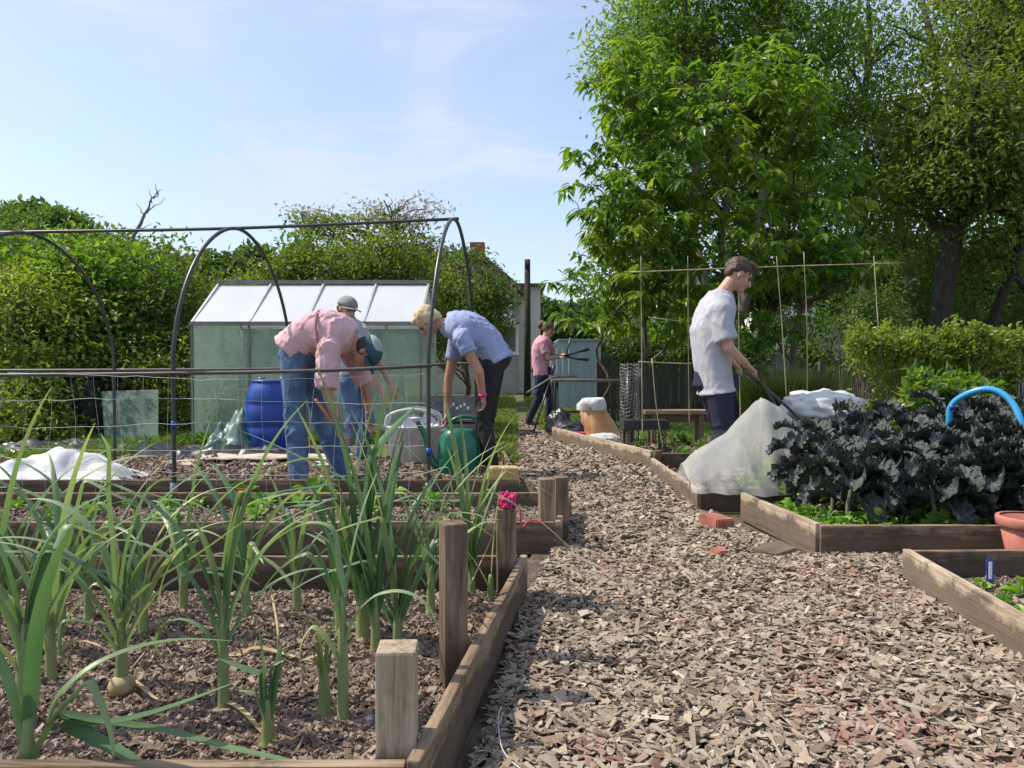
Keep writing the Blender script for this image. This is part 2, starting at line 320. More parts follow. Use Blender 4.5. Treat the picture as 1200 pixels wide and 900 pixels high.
def chipmat():
    m, nt, out = newmat('wood_chip'); L = nt.links.new
    at = N(nt, 'ShaderNodeAttribute', attribute_name='rnd')
    c = ramp(nt, at.outputs['Fac'], [(0, (.08, .055, .038)), (.22, (.22, .165, .12)), (.52, (.33, .265, .20)), (.85, (.44, .365, .285)), (1, (.62, .54, .44))])
    v = coords(nt); big = noi(nt, v, 1.7, 3); fine = noi(nt, v, 260, 3)
    red = ramp(nt, big, [(0, (0, 0, 0)), (.53, (0, 0, 0)), (.61, (1, 1, 1))])
    sel = ramp(nt, at.outputs['Fac'], [(0, (1, 1, 1)), (.45, (1, 1, 1)), (.5, (0, 0, 0))])
    f = mixc(nt, 1., red, sel, 'MULTIPLY')
    f2 = mixc(nt, 1., f, (.75, .75, .75), 'MULTIPLY')
    c = mixc(nt, f2, c, (.29, .16, .125))
    fr = ramp(nt, fine, [(.3, (.72, .7, .68)), (.7, (1.1, 1.1, 1.1))]); c = mixc(nt, .8, c, fr, 'MULTIPLY')
    p = N(nt, 'ShaderNodeBsdfPrincipled', Roughness=.85); p.inputs['Specular IOR Level'].default_value = .25
    L(c, p.inputs['Base Color']); L(bump(nt, fine, .4, .003), p.inputs['Normal']); L(p.outputs[0], out.inputs[0]); return m
M['chips'] = chipmat()
M['crumb'] = simple('mulch_crumb', [(0, (.06, .038, .028)), (.35, (.17, .118, .088)), (.75, (.33, .25, .195)), (1, (.55, .46, .39))], 30, rough=.95, attr=.85, bs=.3)
M['soil'] = simple('garden_soil', [(0, (.05, .035, .028)), (.5, (.11, .08, .062)), (1, (.2, .155, .125))], 9, rough=1, bs=.9, bd=.03, bscale=40)
M['soil_red'] = simple('dug_soil', [(0, (.07, .042, .03)), (.5, (.16, .105, .08)), (1, (.26, .19, .15))], 9, rough=1, bs=.9, bd=.03, bscale=30)
def glassmat():
    m, nt, out = newmat('horticultural_glass'); L = nt.links.new
    v = coords(nt, (1, 1, .6)); f = noi(nt, v, 2.5, 4)
    c = ramp(nt, f, [(.3, (.36, .50, .40)), (.7, (.58, .68, .58))])
    d = N(nt, 'ShaderNodeBsdfPrincipled', Roughness=.2); L(c, d.inputs['Base Color'])
    tl = nt.nodes.new('ShaderNodeBsdfTranslucent'); L(c, tl.inputs[0])
    x0 = nt.nodes.new('ShaderNodeMixShader'); x0.inputs[0].default_value = .5; L(d.outputs[0], x0.inputs[1]); L(tl.outputs[0], x0.inputs[2])
    t = nt.nodes.new('ShaderNodeBsdfTransparent'); x = nt.nodes.new('ShaderNodeMixShader')
    fm = ramp(nt, f, [(.3, (.22, .22, .22)), (.7, (.5, .5, .5))]); L(fm, x.inputs[0]); L(t.outputs[0], x.inputs[1]); L(x0.outputs[0], x.inputs[2]); L(x.outputs[0], out.inputs[0]); return m
M['glass'] = glassmat()
M['roofglass'] = simple('roof_glass', [(0, (.72, .75, .78)), (1, (.82, .84, .86))], 1.2, rough=.5, spec=.4, bs=0, trans=.3, alpha=.8)
# ---------------------------------------------------------------- world, light, camera
sun_v = nrm((-.76, .13, 1.0)); sun_el = math.asin(sun_v[2]); sun_az = math.atan2(sun_v[0], sun_v[1])
w = bpy.data.worlds.new('World'); SC.world = w; w.use_nodes = True; nt = w.node_tree; nt.nodes.clear()
wo = nt.nodes.new('ShaderNodeOutputWorld'); bg = nt.nodes.new('ShaderNodeBackground'); bg.inputs[1].default_value = SKY_S if 'SKY_S' in globals() else .15
sk = nt.nodes.new('ShaderNodeTexSky'); sk.sky_type = 'NISHITA'; sk.sun_disc = False; sk.sun_elevation = sun_el; sk.sun_rotation = sun_az
sk.air_density = 1.0; sk.dust_density = 1.2; sk.ozone_density = 1.6; sk.altitude = 50
tc = nt.nodes.new('ShaderNodeTexCoord'); mp = nt.nodes.new('ShaderNodeMapping'); mp.inputs['Scale'].default_value = (1, 1, 3.2)
nt.links.new(tc.outputs['Generated'], mp.inputs[0])
cn = noi(nt, mp.outputs[0], 2.1, 8, .6, .8); cf = ramp(nt, cn, [(.40, (.3, .3, .3)), (.52, (.42, .42, .42)), (.64, (.85, .85, .85))])
cc = mixc(nt, cf, sk.outputs[0], (3.6, 4.0, 4.9))
nt.links.new(cc, bg.inputs[0]); nt.links.new(bg.outputs[0], wo.inputs[0])
sl = bpy.data.lights.new('sun', 'SUN'); sl.energy = 3.8; sl.angle = R(.5); sl.color = (1, .91, .77)
so = bpy.data.objects.new('sun', sl); COL.objects.link(so); so.rotation_euler = Vector(sun_v).to_track_quat('Z', 'Y').to_euler(); so.location = (-6, 4, 9)
cam = bpy.data.cameras.new('camera'); co = bpy.data.objects.new('camera', cam); COL.objects.link(co); SC.camera = co
cam.sensor_width = 36; cam.lens = F/1200*36; cam.clip_end = 2000; cam.clip_start = .05
co.location = (0, 0, H0); co.rotation_euler = (math.pi/2-PITCH, 0, 0)
SC.view_settings.view_transform = 'Standard'; SC.view_settings.look = 'None'; SC.view_settings.gamma = 1; SC.view_settings.exposure = .52
SC.cycles.max_bounces = 8; SC.cycles.transparent_max_bounces = 16; SC.cycles.transmission_bounces = 4

# ---------------------------------------------------------------- ground, path, soil
def sheet(name, x0, x1, y0, y1, nx, ny, zf, mat, kind='structure'):
    X, Y = np.meshgrid(np.linspace(x0, x1, nx), np.linspace(y0, y1, ny)); V = np.stack([X, Y, zf(X, Y)], -1).reshape(-1, 3)
    i = np.arange(nx*ny).reshape(ny, nx); Q = np.stack([i[:-1, :-1], i[:-1, 1:], i[1:, 1:], i[1:, :-1]], -1).reshape(-1, 4)
    mb = MB(); mb.add(V, Q); o = mb.build(name, mat, smooth=True); tag(o, kind=kind); return o
def groundmat():
    m, nt, out = newmat('rough_ground'); L = nt.links.new; v = coords(nt)
    c = ramp(nt, noi(nt, v, .5, 8, .7), [(.35, (.10, .075, .05)), (.47, (.13, .12, .06)), (.6, (.10, .14, .04)), (.75, (.19, .21, .08))])
    p = N(nt, 'ShaderNodeBsdfPrincipled', Roughness=1); p.inputs['Specular IOR Level'].default_value = .1
    L(c, p.inputs['Base Color']); L(bump(nt, noi(nt, v, 14, 5), .8, .05), p.inputs['Normal']); L(p.outputs[0], out.inputs[0]); return m
gz = lambda X, Y: -.012+0*X
sheet('ground', -420, 420, -30, 900, 60, 60, gz, groundmat())
# path outline (left and right edge by distance)
PL = np.array([(1.0, -.16), (2.9, .06), (3.62, .2), (4.5, .33), (5.3, .2), (6.2, .05), (7.5, -.05), (9.4, .0), (13, .0)])
PR = np.array([(1.0, 1.46), (3.05, 1.6), (3.2, 3.2), (3.5, 3.2), (3.55, 1.35), (4.2, 1.2), (4.7, 1.15), (5.5, 1.15), (6.6, 1.2), (9.4, .54), (13, .4)])
def inpath(x, y): return (x > np.interp(y, PL[:, 0], PL[:, 1])) & (x < np.interp(y, PR[:, 0], PR[:, 1]))
ys = np.linspace(1, 13, 150); L_ = np.interp(ys, PL[:, 0], PL[:, 1])-.1; R_ = np.interp(ys, PR[:, 0], PR[:, 1])+.1
V = []; Q = []; nx = 30
for i, y in enumerate(ys):
    for j in range(nx):
        x = L_[i]+(R_[i]-L_[i])*j/(nx-1); V.append((x, y, .002+.008*mnoise.noise((x*3, y*3, 0))+.004))
for i in range(len(ys)-1):
    for j in range(nx-1): a = i*nx+j; Q.append((a, a+1, a+nx+1, a+nx))
mb = MB(); mb.add(V, Q); tag(mb.build('path', M['soil'], smooth=True), kind='structure')
def chips(x, y, z, Lm, Wm, Tm, tilt=.35, seed=1, bright=None):
    r = np.random.default_rng(seed); n = len(x)
    L = Lm*r.lognormal(0, .5, n); W = np.minimum(Wm*r.lognormal(0, .45, n), L*.9); T = Tm*r.lognormal(0, .4, n)
    V = CUBE[None]*np.stack([L, W, T], -1)[:, None]
    V = V*(1+r.uniform(-.28, .28, (n, 8, 1))); V[..., 0] += r.uniform(-.38, .38, (n, 8))*W[:, None]; V[..., 2] += r.uniform(-.3, .3, (n, 8))*T[:, None]
    az = r.uniform(0, 2*math.pi, n); a = r.normal(0, tilt, n); b = r.normal(0, tilt, n)
    ca, sa = np.cos(a)[:, None], np.sin(a)[:, None]; V = np.stack([V[..., 0], V[..., 1]*ca-V[..., 2]*sa, V[..., 1]*sa+V[..., 2]*ca], -1)
    cb, sb = np.cos(b)[:, None], np.sin(b)[:, None]; V = np.stack([V[..., 0]*cb+V[..., 2]*sb, V[..., 1], -V[..., 0]*sb+V[..., 2]*cb], -1)
    cz, sz = np.cos(az)[:, None], np.sin(az)[:, None]; V = np.stack([V[..., 0]*cz-V[..., 1]*sz, V[..., 0]*sz+V[..., 1]*cz, V[..., 2]], -1)
    V += np.stack([x, y, z], -1)[:, None]
    Q = (CQ[None]+(np.arange(n)*8)[:, None, None]).reshape(-1, 4)
    A = np.repeat(np.clip(r.beta(2.2, 2.2, n) if bright is None else bright, 0, 1), 8)
    return V.reshape(-1, 3), Q, A
mb = MB()
for (y0, y1, dens, L, s) in ((1.05, 3.6, 8600, .0225, 1), (3.6, 6, 4600, .026, 2), (6, 12.6, 1500, .038, 3)):
    A = (y1-y0)*3.6; n = int(A*dens); r = np.random.default_rng(s)
    x = r.uniform(-.3, 3.3, n); y = r.uniform(y0, y1, n); k = inpath(x, y); x, y = x[k], y[k]; n = len(x)
    z = .006+r.uniform(0, .018, n)+.014*(nz(np.stack([x, y, 0*x], -1), 5)+.6)
    V, Q, a = chips(x, y, z, L, L*.5, L*.10, .3, s+10); mb.add(V, Q, a=a)
# chips spilt past the path at the bed corners
tag(mb.build('wood_chips', M['chips']), 'pale brown bark chips covering the path', 'wood chips', kind='stuff')

def soil_bed(name, quad, z, seed, mat, n, sz, label=None, amp=.02, ysplit=None):
    """soil surface inside four corners (front-left, front-right, back-right, back-left)"""
    q = np.array([(p[0], p[1]) for p in quad]); m = 60; V = []; Q = []
    def at(u, v): return (q[0]*(1-u)+q[1]*u)*(1-v)+(q[3]*(1-u)+q[2]*u)*v
    for j in range(m):
        for i in range(m*2):
            p = at(i/(2*m-1), j/(m-1)); V.append((p[0], p[1], z+amp*mnoise.fractal((p[0]*5, p[1]*5, seed), .8, 2.2, 5)))
    for j in range(m-1):
        for i in range(2*m-1): a = j*2*m+i; Q.append((a, a+1, a+2*m+1, a+2*m))
    mb = MB(); mb.add(V, Q); tag(mb.build(name, mat, smooth=True), kind='structure')
    r = np.random.default_rng(seed+50); u = r.uniform(0.01, .99, n); v = r.uniform(0.01, .99, n)**(1.25)
    P = np.array([at(a, b) for a, b in zip(u, v)]); zz = np.array([z+amp*mnoise.fractal((p[0]*5, p[1]*5, seed), .8, 2.2, 5) for p in P])+r.uniform(0, sz*.4, n)
    V, Q, A = chips(P[:, 0], P[:, 1], zz, sz*1.1, sz*.5, sz*.26, .5, seed+80)
    mb = MB(); mb.add(V, Q, a=A); tag(mb.build('soil_crumbs', M['crumb']), label, 'soil', kind='stuff')
soil_bed('bed_soil', [(-1.75, 1.43), (-.19, 1.43), (.02, 2.87), (-2.6, 2.87)], .045, 1, M['soil'], 42000, .014, 'brown chippy mulch in the front left raised bed')
soil_bed('bed_soil', [(-3.4, 3.66), (.16, 3.66), (.28, 4.44), (-3.8, 4.44)], .07, 2, M['soil_red'], 11000, .02, 'brown crumbly soil in the second raised bed')
soil_bed('bed_soil', [(-5.6, 5.02), (.0, 5.02), (-.1, 7.1), (-7.0, 7.1)], .05, 3, M['soil_red'], 16000, .028, 'freshly dug soil beneath the tunnel hoops', .05)
soil_bed('bed_soil', [(1.44, 3.6), (3.5, 3.6), (3.5, 5.1), (1.34, 4.5)], .06, 4, M['soil'], 3000, .02, 'dark soil under the kale')
soil_bed('bed_soil', [(1.2, 4.76), (3.3, 4.76), (3.3, 6.2), (1.18, 6.2)], .06, 5, M['soil_red'], 4000, .025, 'bare soil in the bed beside the fleece tent')
soil_bed('bed_soil', [(1.25, 6.66), (4, 6.66), (4, 9.3), (.6, 9.3)], .06, 6, M['soil_red'], 4000, .03, 'soil of the far right bed')
soil_bed('bed_soil', [(1.46, 1.2), (3.4, 1.2), (3.4, 3.03), (1.62, 3.03)], .05, 7, M['soil'], 9000, .014, 'crumbly soil in the near right bed')
# ---------------------------------------------------------------- raised beds
BED = 'wooden raised beds beside the path'
BH = .155
b1 = empty('raised_bed', (0, 2.2, 0), 'front left raised bed of weathered boards with four square posts, planted with leeks', 'raised bed', BED)
wood_box('board', (-.178, 1.38), (.045, 2.93), 0, .168, .026, M['wood'], b1)
wood_box('board', (-1.9, 1.405), (-.197, 1.405), 0, .152, .028, M['wood'], b1)
wood_box('board', (-2.7, 2.925), (.02, 2.925), 0, .165, .026, M['wood_dark'], b1)
post('post', (-.192-.03, 1.475), .076, 0, .345, M['wood_pale'], b1, .05)
post('post', (-.155, 2.02), .064, 0, .475, M['wood_dark'], b1, .35)
post('post', (.0-.022, 2.86), .07, 0, .36, M['wood'], b1, .1)
b2 = empty('raised_bed', (-1.5, 4, 0), 'second raised bed on the left, with a pair of posts at its path corner', 'raised bed', BED)
wood_box('board', (-3.5, 3.63), (.2, 3.63), 0, BH, .028, M['wood'], b2)
wood_box('board', (.218, 3.62), (.335, 4.49), 0, BH+.004, .028, M['wood_pale'], b2)
wood_box('board', (-3.9, 4.475), (.31, 4.475), 0, BH, .028, M['wood'], b2)
post('post', (.165, 3.69), .072, 0, .352, M['wood'], b2, .12)
post('post', (.243, 3.80), .068, 0, .345, M['wood_dark'], b2, .12)
post('post', (.285, 4.43), .03, 0, .27, M['wood_dark'], b2)
b3 = empty('raised_bed', (-2.5, 5, 0), 'third raised bed on the left, low boards under the tunnel frame', 'raised bed', BED)
wood_box('board', (-5.7, 5.0), (.04, 5.0), 0, BH, .028, M['wood_dark'], b3)
wood_box('board', (.056, 4.99), (-.08, 7.1), 0, .12, .028, M['wood'], b3)
b4 = empty('raised_bed', (2.5, 3.6, 0), 'raised bed of grey boards crowded with dark curly kale', 'raised bed', BED)
wood_box('board', (1.345, 4.46), (1.425, 3.56), 0, BH+.004, .028, M['wood_pale'], b4)
wood_box('board', (1.43, 3.555), (3.6, 3.53), 0, BH, .03, M['wood'], b4)
post('post', (1.475, 3.60), .05, 0, .15, M['wood_dark'], b4)
b5 = empty('raised_bed', (2, 4.75, 0), 'raised bed on the right covered by the white fleece tent', 'raised bed', BED)
wood_box('board', (1.165, 4.71), (3.3, 4.71), 0, .145, .028, M['wood_dark'], b5)
wood_box('board', (1.15, 4.70), (1.16, 6.35), 0, .14, .028, M['wood_pale'], b5)
b6 = empty('raised_bed', (1.5, 7, 0), 'farthest right raised bed with long pale board slanting along the path', 'raised bed', BED)
wood_box('board', (.50, 9.3), (1.21, 6.62), 0, .17, .03, M['wood_pale'], b6)
wood_box('board', (1.22, 6.62), (3.9, 6.62), 0, .15, .03, M['wood_dark'], b6)
post('post', (1.245, 6.56), .06, 0, .18, M['wood_dark'], b6)
b7 = empty('raised_bed', (2, 2.5, 0), 'near right raised bed with pale sunlit side board and plant label', 'raised bed', BED)
wood_box('board', (1.41, 1.15), (1.60, 3.10), 0, .15, .03, M['wood_pale'], b7)
wood_box('board', (1.617, 3.085), (3.4, 3.085), 0, .148, .03, M['wood_dark'], b7)
# loose bits on the path
def block(name, c, s, rz, mat, label, cat, tilt=(0, 0), bev=.006):
    b = bmesh.new(); bmesh.ops.create_cube(b, size=1)
    for v in b.verts: v.co = Vector((v.co.x*s[0], v.co.y*s[1], (v.co.z+.5)*s[2]))
    bmesh.ops.subdivide_edges(b, edges=b.edges[:], cuts=2)
    bmesh.ops.bevel(b, geom=[e for e in b.edges if e.calc_face_angle(0) > .5], offset=bev, segments=2, affect='EDGES')
    for v in b.verts:
        d = mnoise.noise_vector(v.co*18+Vector(c)); v.co += d*min(s)*.035
    me = bpy.data.meshes.new(name); b.to_mesh(me); b.free(); me.materials.append(mat)
    o = bpy.data.objects.new(name, me); COL.objects.link(o); o.location = c; o.rotation_euler = (tilt[0], tilt[1], rz)
    return tag(o, label, cat)
g = G(839, 622); block('brick', (g[0], g[1], .012), (.105, .2, .068), .25, M['brick'], 'red brick lying on the bark chips beside the kale bed corner', 'brick')
g = G(842, 656); block('brick_fragment', (g[0], g[1], .012), (.075, .06, .04), .6, M['terracotta'], 'small orange broken piece of brick on the path in front of the whole brick', 'brick', (.2, .1))
g = G(907, 652); block('wood_offcut', (g[0], g[1], .018), (.17, .13, .024), .65, M['wood_pale'], 'pale flat wood offcut lying on the chips against the kale bed side', 'wood offcut', (.06, -.05), .003)
g = G(1066, 708); block('wood_offcut', (g[0]-.01, g[1]-.12, .012), (.06, .035, .02), 1.3, M['wood_ochre'], 'small orange splinter of wood at the foot of the near right bed board', 'wood offcut', (.1, .1), .003)
g = G(590, 573, .05); block('wood_block', (g[0]+.0, 4.93-.06+.2, .1), (.2, .14, .13), .1, M['wood_ochre'], 'yellow ochre timber block on the corner of the third left bed', 'wood block')
# ribbon on the post
t = empty('ribbon_bundle', (-.02, 2.86, .36), 'bright pink ribbon bundle tied on top of the far post of the leek bed', 'ribbon')
mb = MB(); r = np.random.default_rng(3)
for k in range(22):
    a0 = r.uniform(0, 6.28); P = [(-.02+.035*math.cos(a0+s*2.2)*r.uniform(.5, 1), 2.86+.035*math.sin(a0+s*2.2)*r.uniform(.5, 1), .364+.055*math.sin(s*math.pi)*r.uniform(.4, 1)) for s in np.linspace(0, 1, 7)]
    tube(mb, catmull(P, 14), .0045, 5)
mb.build('loops', M['pink'], t, True)
mb = MB(); tube(mb, catmull([(.01, 2.84, .37), (.03, 2.9, .35), (.04, 3.2, .22), (.08, 3.6, .163), (.15, 3.63, .162)], 24), .0035, 5); mb.build('tail', M['pink'], t, True)
mb = MB(); tube(mb, catmull([(-.05, 2.82, .35), (-.08, 2.8, .25), (-.14, 2.6, .15), (-.2, 2.4, .07)], 24), .0022, 5); tag(mb.build('string', M['dry'], None, True), 'thin loose string running down from the ribbon post into the soil', 'string')
# thin wire loop on the chips
mb = MB(); tube(mb, catmull([D(588, 822, 1.93)*(1, 1, 0)+(0, 0, .03), D(584, 850, 1.8)*(1, 1, 0)+(0, 0, .05), D(590, 880, 1.67)*(1, 1, 0)+(0, 0, .04), D(607, 890, 1.6)*(1, 1, 0)+(.02, 0, .03), D(622, 893, 1.55)*(1, 1, 0)+(.06, .03, .03)], 30), .0016, 5)
tag(mb.build('wire', M['string'], None, True), 'thin pale curl of wire on the shaded chips by the bed board', 'wire')
# red marker in the soil
mb = MB(); g = G(284, 592, .07); box(mb, (g[0], g[1], .115), (.055, .004, .11), .2); tag(mb.build('plant_marker', M['redtag']), 'plain red rectangular marker stuck in the soil of the second left bed', 'plant marker')
# plant label in near right bed
g = G(1160, 686, .05); t = empty('plant_label', (g[0], g[1], .05), 'white and blue upright plant label in the near right bed', 'plant label')
mb = MB(); V = [(-.013, 0, 0), (.013, 0, 0), (.013, 0, .09), (.009, 0, .101), (0, 0, .106), (-.009, 0, .101), (-.013, 0, .09)]
V = np.array(V+[(x, .003, z) for x, y, z in V])+g*(1, 1, 0)+(0, 0, .05)
mb.add(V, [(i, (i+1) % 7, (i+1) % 7+7, i+7) for i in range(7)], [(0, i, i+1) for i in range(1, 6)]+[(7, i+8, i+7) for i in range(1, 6)]); mb.build('tag', M['label_b'], t)
mb = MB(); box(mb, (g[0], g[1]-.0025, .108), (.012, .002, .066)); mb.build('panel', M['label_w'], t)
# terracotta pot behind the near right bed
t = empty('plant_pot', (2.235, 3.3, 0), 'faded terracotta pot standing between the two right beds', 'plant pot')
mb = MB(); lathe(mb, (2.235, 3.3, 0), [(.07, 0), (.075, .01), (.12, .235), (.108, .235), (.1, .2), (.02, .18)], 28, cap=False); mb.build('pot', M['terracotta'], t, True)
mb = MB(); lathe(mb, (2.235, 3.3, 0), [(.122, .20), (.128, .205), (.131, .235), (.127, .243), (.114, .243)], 28, cap=False); mb.build('rim', M['terracotta'], t, True)

# ---------------------------------------------------------------- tunnel frame
t = empty('tunnel_frame', (-2.6, 5.8, 0), 'black hooped tunnel frame of bent water pipe standing over the left beds', 'tunnel frame')
Yn, Yf = 4.83, 6.85
def hoop(xn, xf, apex, tilt=0):
    n = 40; P = []
    zs = .95
    for k in range(n+1):
        u = k/n; a = math.pi*u
        y = (Yn+Yf)/2-(Yf-Yn)/2*math.copysign(abs(math.cos(a))**1.1, math.cos(a)); z = zs+(apex-zs)*math.sin(a)**1.0 if 0 < k < n else zs
        P.append((xn+(xf-xn)*u, y, z))
    P = [(xn, Yn, 0)]+[(xn, Yn, zs*i/5) for i in range(1, 5)]+P+[(xf, Yf, zs*i/5) for i in range(4, 0, -1)]+[(xf, Yf, 0)]
    mb = MB(); tube(mb, catmull(P, 120), .0135, 10); mb.build('hoop', M['pipe'], t, True)
xs = [(-.525, -.32, 2.0), (-2.13, -1.97, 1.93), (-3.72, -3.55, 1.90), (-5.3, -5.1, 1.9)]
for a in xs: hoop(*a)
Ym = (Yn+Yf)/2
mb = MB(); tube(mb, catmull([(-5.5, Ym, 1.885), ((xs[2][0]+xs[2][1])/2, Ym, 1.915), ((xs[1][0]+xs[1][1])/2, Ym, 1.945), ((xs[0][0]+xs[0][1])/2+.02, Ym, 2.015)], 50), .0125, 10); mb.build('ridge_rail', M['pipe'], t, True)
mb = MB(); tube(mb, catmull([(-5.4, Yn-.02, .83), (-3.72, Yn-.02, .835), (-2.13, Yn-.02, .85), (-1.2, Yn-.02, .868), (-.5, Yn-.02, .90)], 50), .0125, 10); mb.build('side_rail', M['pipe_worn'], t, True)
mb = MB(); tube(mb, catmull([(-5.3, Yf+.02, .86), (-1.97, Yf+.02, .88), (-.3, Yf+.02, .93)], 40), .0125, 10); mb.build('side_rail', M['pipe_worn'], t, True)
for xn, xf, ap in xs[:3]:
    mb = MB(); tube(mb, [(xn, Yn, 0), (xn, Yn, .16)], .023, 10); mb.build('ground_socket', M['grey_pl'], t, True)
for k, (x, z) in enumerate(((-2.13, .5), (-.525, .33))):
    mb = MB(); tube(mb, [(x, Yn, z), (x, Yn, z+.05)], .016, 10); mb.build('tape', M['blue'], t, True)
# netting on the near side
mb = MB(); r = np.random.default_rng(5)
for k, z in enumerate(np.arange(.08, .84, .15)):
    P = [(x, Yn-.035+.02*math.sin(x*3+k), z+.018*math.sin(x*2.3+k*1.7)+r.normal(0, .004)) for x in np.linspace(-5.4, -.55, 50)]; tube(mb, P, .0014, 4, cap=False)
for k, x in enumerate(np.arange(-5.3, -.6, .15)):
    P = [(x+.012*math.sin(z*7+k), Yn-.035+.02*math.sin(x*3+z*6), z) for z in np.linspace(.08, .84, 14)]; tube(mb, P, .0008, 4, cap=False)
tag(mb.build('crop_netting', M['string']), 'fine white string netting hung along the near side of the tunnel frame', 'netting')

# ---------------------------------------------------------------- greenhouse
def quad_panel(mb, P, th=.004):
    P = np.array(P, float); n = nrm(np.cross(P[1]-P[0], P[3]-P[0]))*th/2
    V = np.vstack([P-n, P+n]); mb.add(V, [(0, 3, 2, 1), (4, 5, 6, 7), (0, 1, 5, 4), (1, 2, 6, 5), (2, 3, 7, 6), (3, 0, 4, 7)])
gx0, gx1 = -3.93, -1.12; gy0 = 9.45; gy1 = gy0+1.75; ez, rz_, gm = 1.43, 2.02, gy0+.875
gh = empty('greenhouse', ((gx0+gx1)/2, gm, 0), 'small aluminium greenhouse with whitened roof panes behind the workers', 'greenhouse')
nb = 4; xsx = np.linspace(gx0, gx1, nb+1)
for i in range(nb):
    for (y, s) in ((gy0, 1), (gy1, -1)):
        mb = MB(); quad_panel(mb, [(xsx[i]+.016, y, .06), (xsx[i+1]-.016, y, .06), (xsx[i+1]-.016, y, ez-.03), (xsx[i]+.016, y, ez-.03)]); mb.build('wall_pane', M['glass'], gh)
        mb = MB(); quad_panel(mb, [(xsx[i]+.012, y, ez+.03), (xsx[i+1]-.012, y, ez+.03), (xsx[i+1]-.012, gm, rz_-.02), (xsx[i]+.012, gm, rz_-.02)]); mb.build('roof_pane', M['roofglass'], gh)
for x in (gx0, gx1):
    mb = MB(); V = np.array([(x, gy0+.02, .06), (x, gy1-.02, .06), (x, gy1-.02, ez), (x, gm, rz_-.04), (x, gy0+.02, ez)]); V = np.vstack([V, V+(.004, 0, 0)])
    mb.add(V, [(0, 1, 2, 4), (5, 9, 7, 6)], [(2, 3, 4), (7, 9, 8)]); mb.build('end_pane', M['glass'], gh)
def bars(name, segs, w, mat):
    for a, b in segs:
        mb = MB(); bar(mb, a, b, w, w); mb.build(name, mat, gh)
bars('glazing_bar', [((x, gy0-.012, .05), (x, gy0-.012, ez)) for x in xsx], .028, M['alu_dark'])
bars('glazing_bar', [((x, gy0-.01, ez+.02), (x, gm, rz_)) for x in xsx], .026, M['alu'])
bars('glazing_bar', [((x, gy1+.01, .05), (x, gy1+.01, ez)) for x in xsx]+[((x, gy1+.01, ez+.02), (x, gm, rz_)) for x in xsx], .026, M['alu'])
bars('eave_bar', [((gx0-.03, y, ez), (gx1+.03, y, ez)) for y in (gy0-.02, gy1+.02)], .045, M['alu_dark'])
bars('ridge_bar', [((gx0-.03, gm, rz_+.02), (gx1+.03, gm, rz_+.02))], .05, M['alu_dark'])
bars('base_bar', [((gx0-.03, gy0-.01, .03), (gx1+.03, gy0-.01, .03)), ((gx0, gy0, .03), (gx0, gy1, .03)), ((gx1, gy0, .03), (gx1, gy1, .03))], .05, M['alu_dark'])
# plants inside, staging
mb = MB()
t = empty('staging', (-2.6, 10.6, 0), 'slatted bench standing inside the greenhouse', 'bench')
for k in range(5): mb = MB(); box(mb, (-2.6, 10.3+k*.11, .6), (2.2, .08, .02)); mb.build('slat', M['alu'], t)
for x in (-3.6, -2.6, -1.6): mb = MB(); box(mb, (x, 10.3, .3), (.03, .03, .59)); mb.build('leg', M['alu'], t)

# ---------------------------------------------------------------- barrel, sacks, tubs
g = G(320, 531); bx_, by_ = g[0], g[1]
t = empty('barrel', (bx_, by_, 0), 'bright blue plastic barrel in front of the greenhouse', 'barrel')
mb = MB(); lathe(mb, (bx_, by_, 0), [(.2, 0), (.225, .015), (.245, .06), (.265, .2), (.272, .27), (.262, .285), (.272, .3), (.275, .42), (.27, .5), (.26, .515), (.268, .53), (.255, .63), (.225, .7), (.2, .735), (.195, .75)], 40); mb.build('drum', M['blue'], t, True)
mb = MB(); lathe(mb, (bx_, by_, .735), [(.205, 0), (.212, .012), (.212, .026), (.18, .03), (.0, .03)], 40, cap=False); mb.build('rim', M['blue'], t, True)
for s in (-1, 1): mb = MB(); lathe(mb, (bx_+s*.11, by_-.02, .765), [(.035, 0), (.035, .025), (0, .025)], 14, cap=False); mb.build('bung', M['green_pl'], t, True)

def crumple(name, c, size, mat, label, cat, seed, rz=0, amp=.35, nxy=(46, 30), peaks=None, fold=7):
    """a crumpled sheet lying in a heap: height from folded noise, falling to the ground at the rim"""
    nx, ny = nxy; V = []
    for j in range(ny):
        for i in range(nx):
            u = i/(nx-1)*2-1; v = j/(ny-1)*2-1; rr = max(abs(u), abs(v)); e = max(0, 1-rr**3)
            a = mnoise.noise((u*fold*.5+seed, v*fold*.5, 1)); b_ = abs(mnoise.noise((u*fold+seed, v*fold, 5)))
            h = e*(.45+.55*a+.5*b_)
            if peaks:
                for (pu, pv, pr, ph) in peaks: h += ph*math.exp(-((u-pu)**2+(v-pv)**2)/pr**2)*e
            du = .08*mnoise.noise((u*3, v*3, seed)); dv = .1*mnoise.noise((u*3, v*3, seed+9))
            x, y = (u+du)*size[0]/2, (v+dv)*size[1]/2
            V.append((c[0]+x*math.cos(rz)-y*math.sin(rz), c[1]+x*math.sin(rz)+y*math.cos(rz), c[2]+.006+max(0, h)*size[2]))
    Q = [(j*nx+i, j*nx+i+1, (j+1)*nx+i+1, (j+1)*nx+i) for j in range(ny-1) for i in range(nx-1)]
    mb = MB(); mb.add(V, Q); return tag(mb.build(name, mat, smooth=True), label, cat)
crumple('plastic_sheet', (-3.36, 5.55, .05), (1.15, .75, .2), M['white_pl'], 'white plastic sheet humped over the soil at the left edge', 'plastic sheet', 3, .1, peaks=[(-.0, .0, .55, .55), (.6, .1, .4, .35)], fold=3)
crumple('plastic_sheet', (-4.6, 8.0, 0), (2.2, .9, .16), M['black_pl'], 'crumpled black plastic sheet behind the white sheet on the left', 'plastic sheet', 8, .05, fold=9)
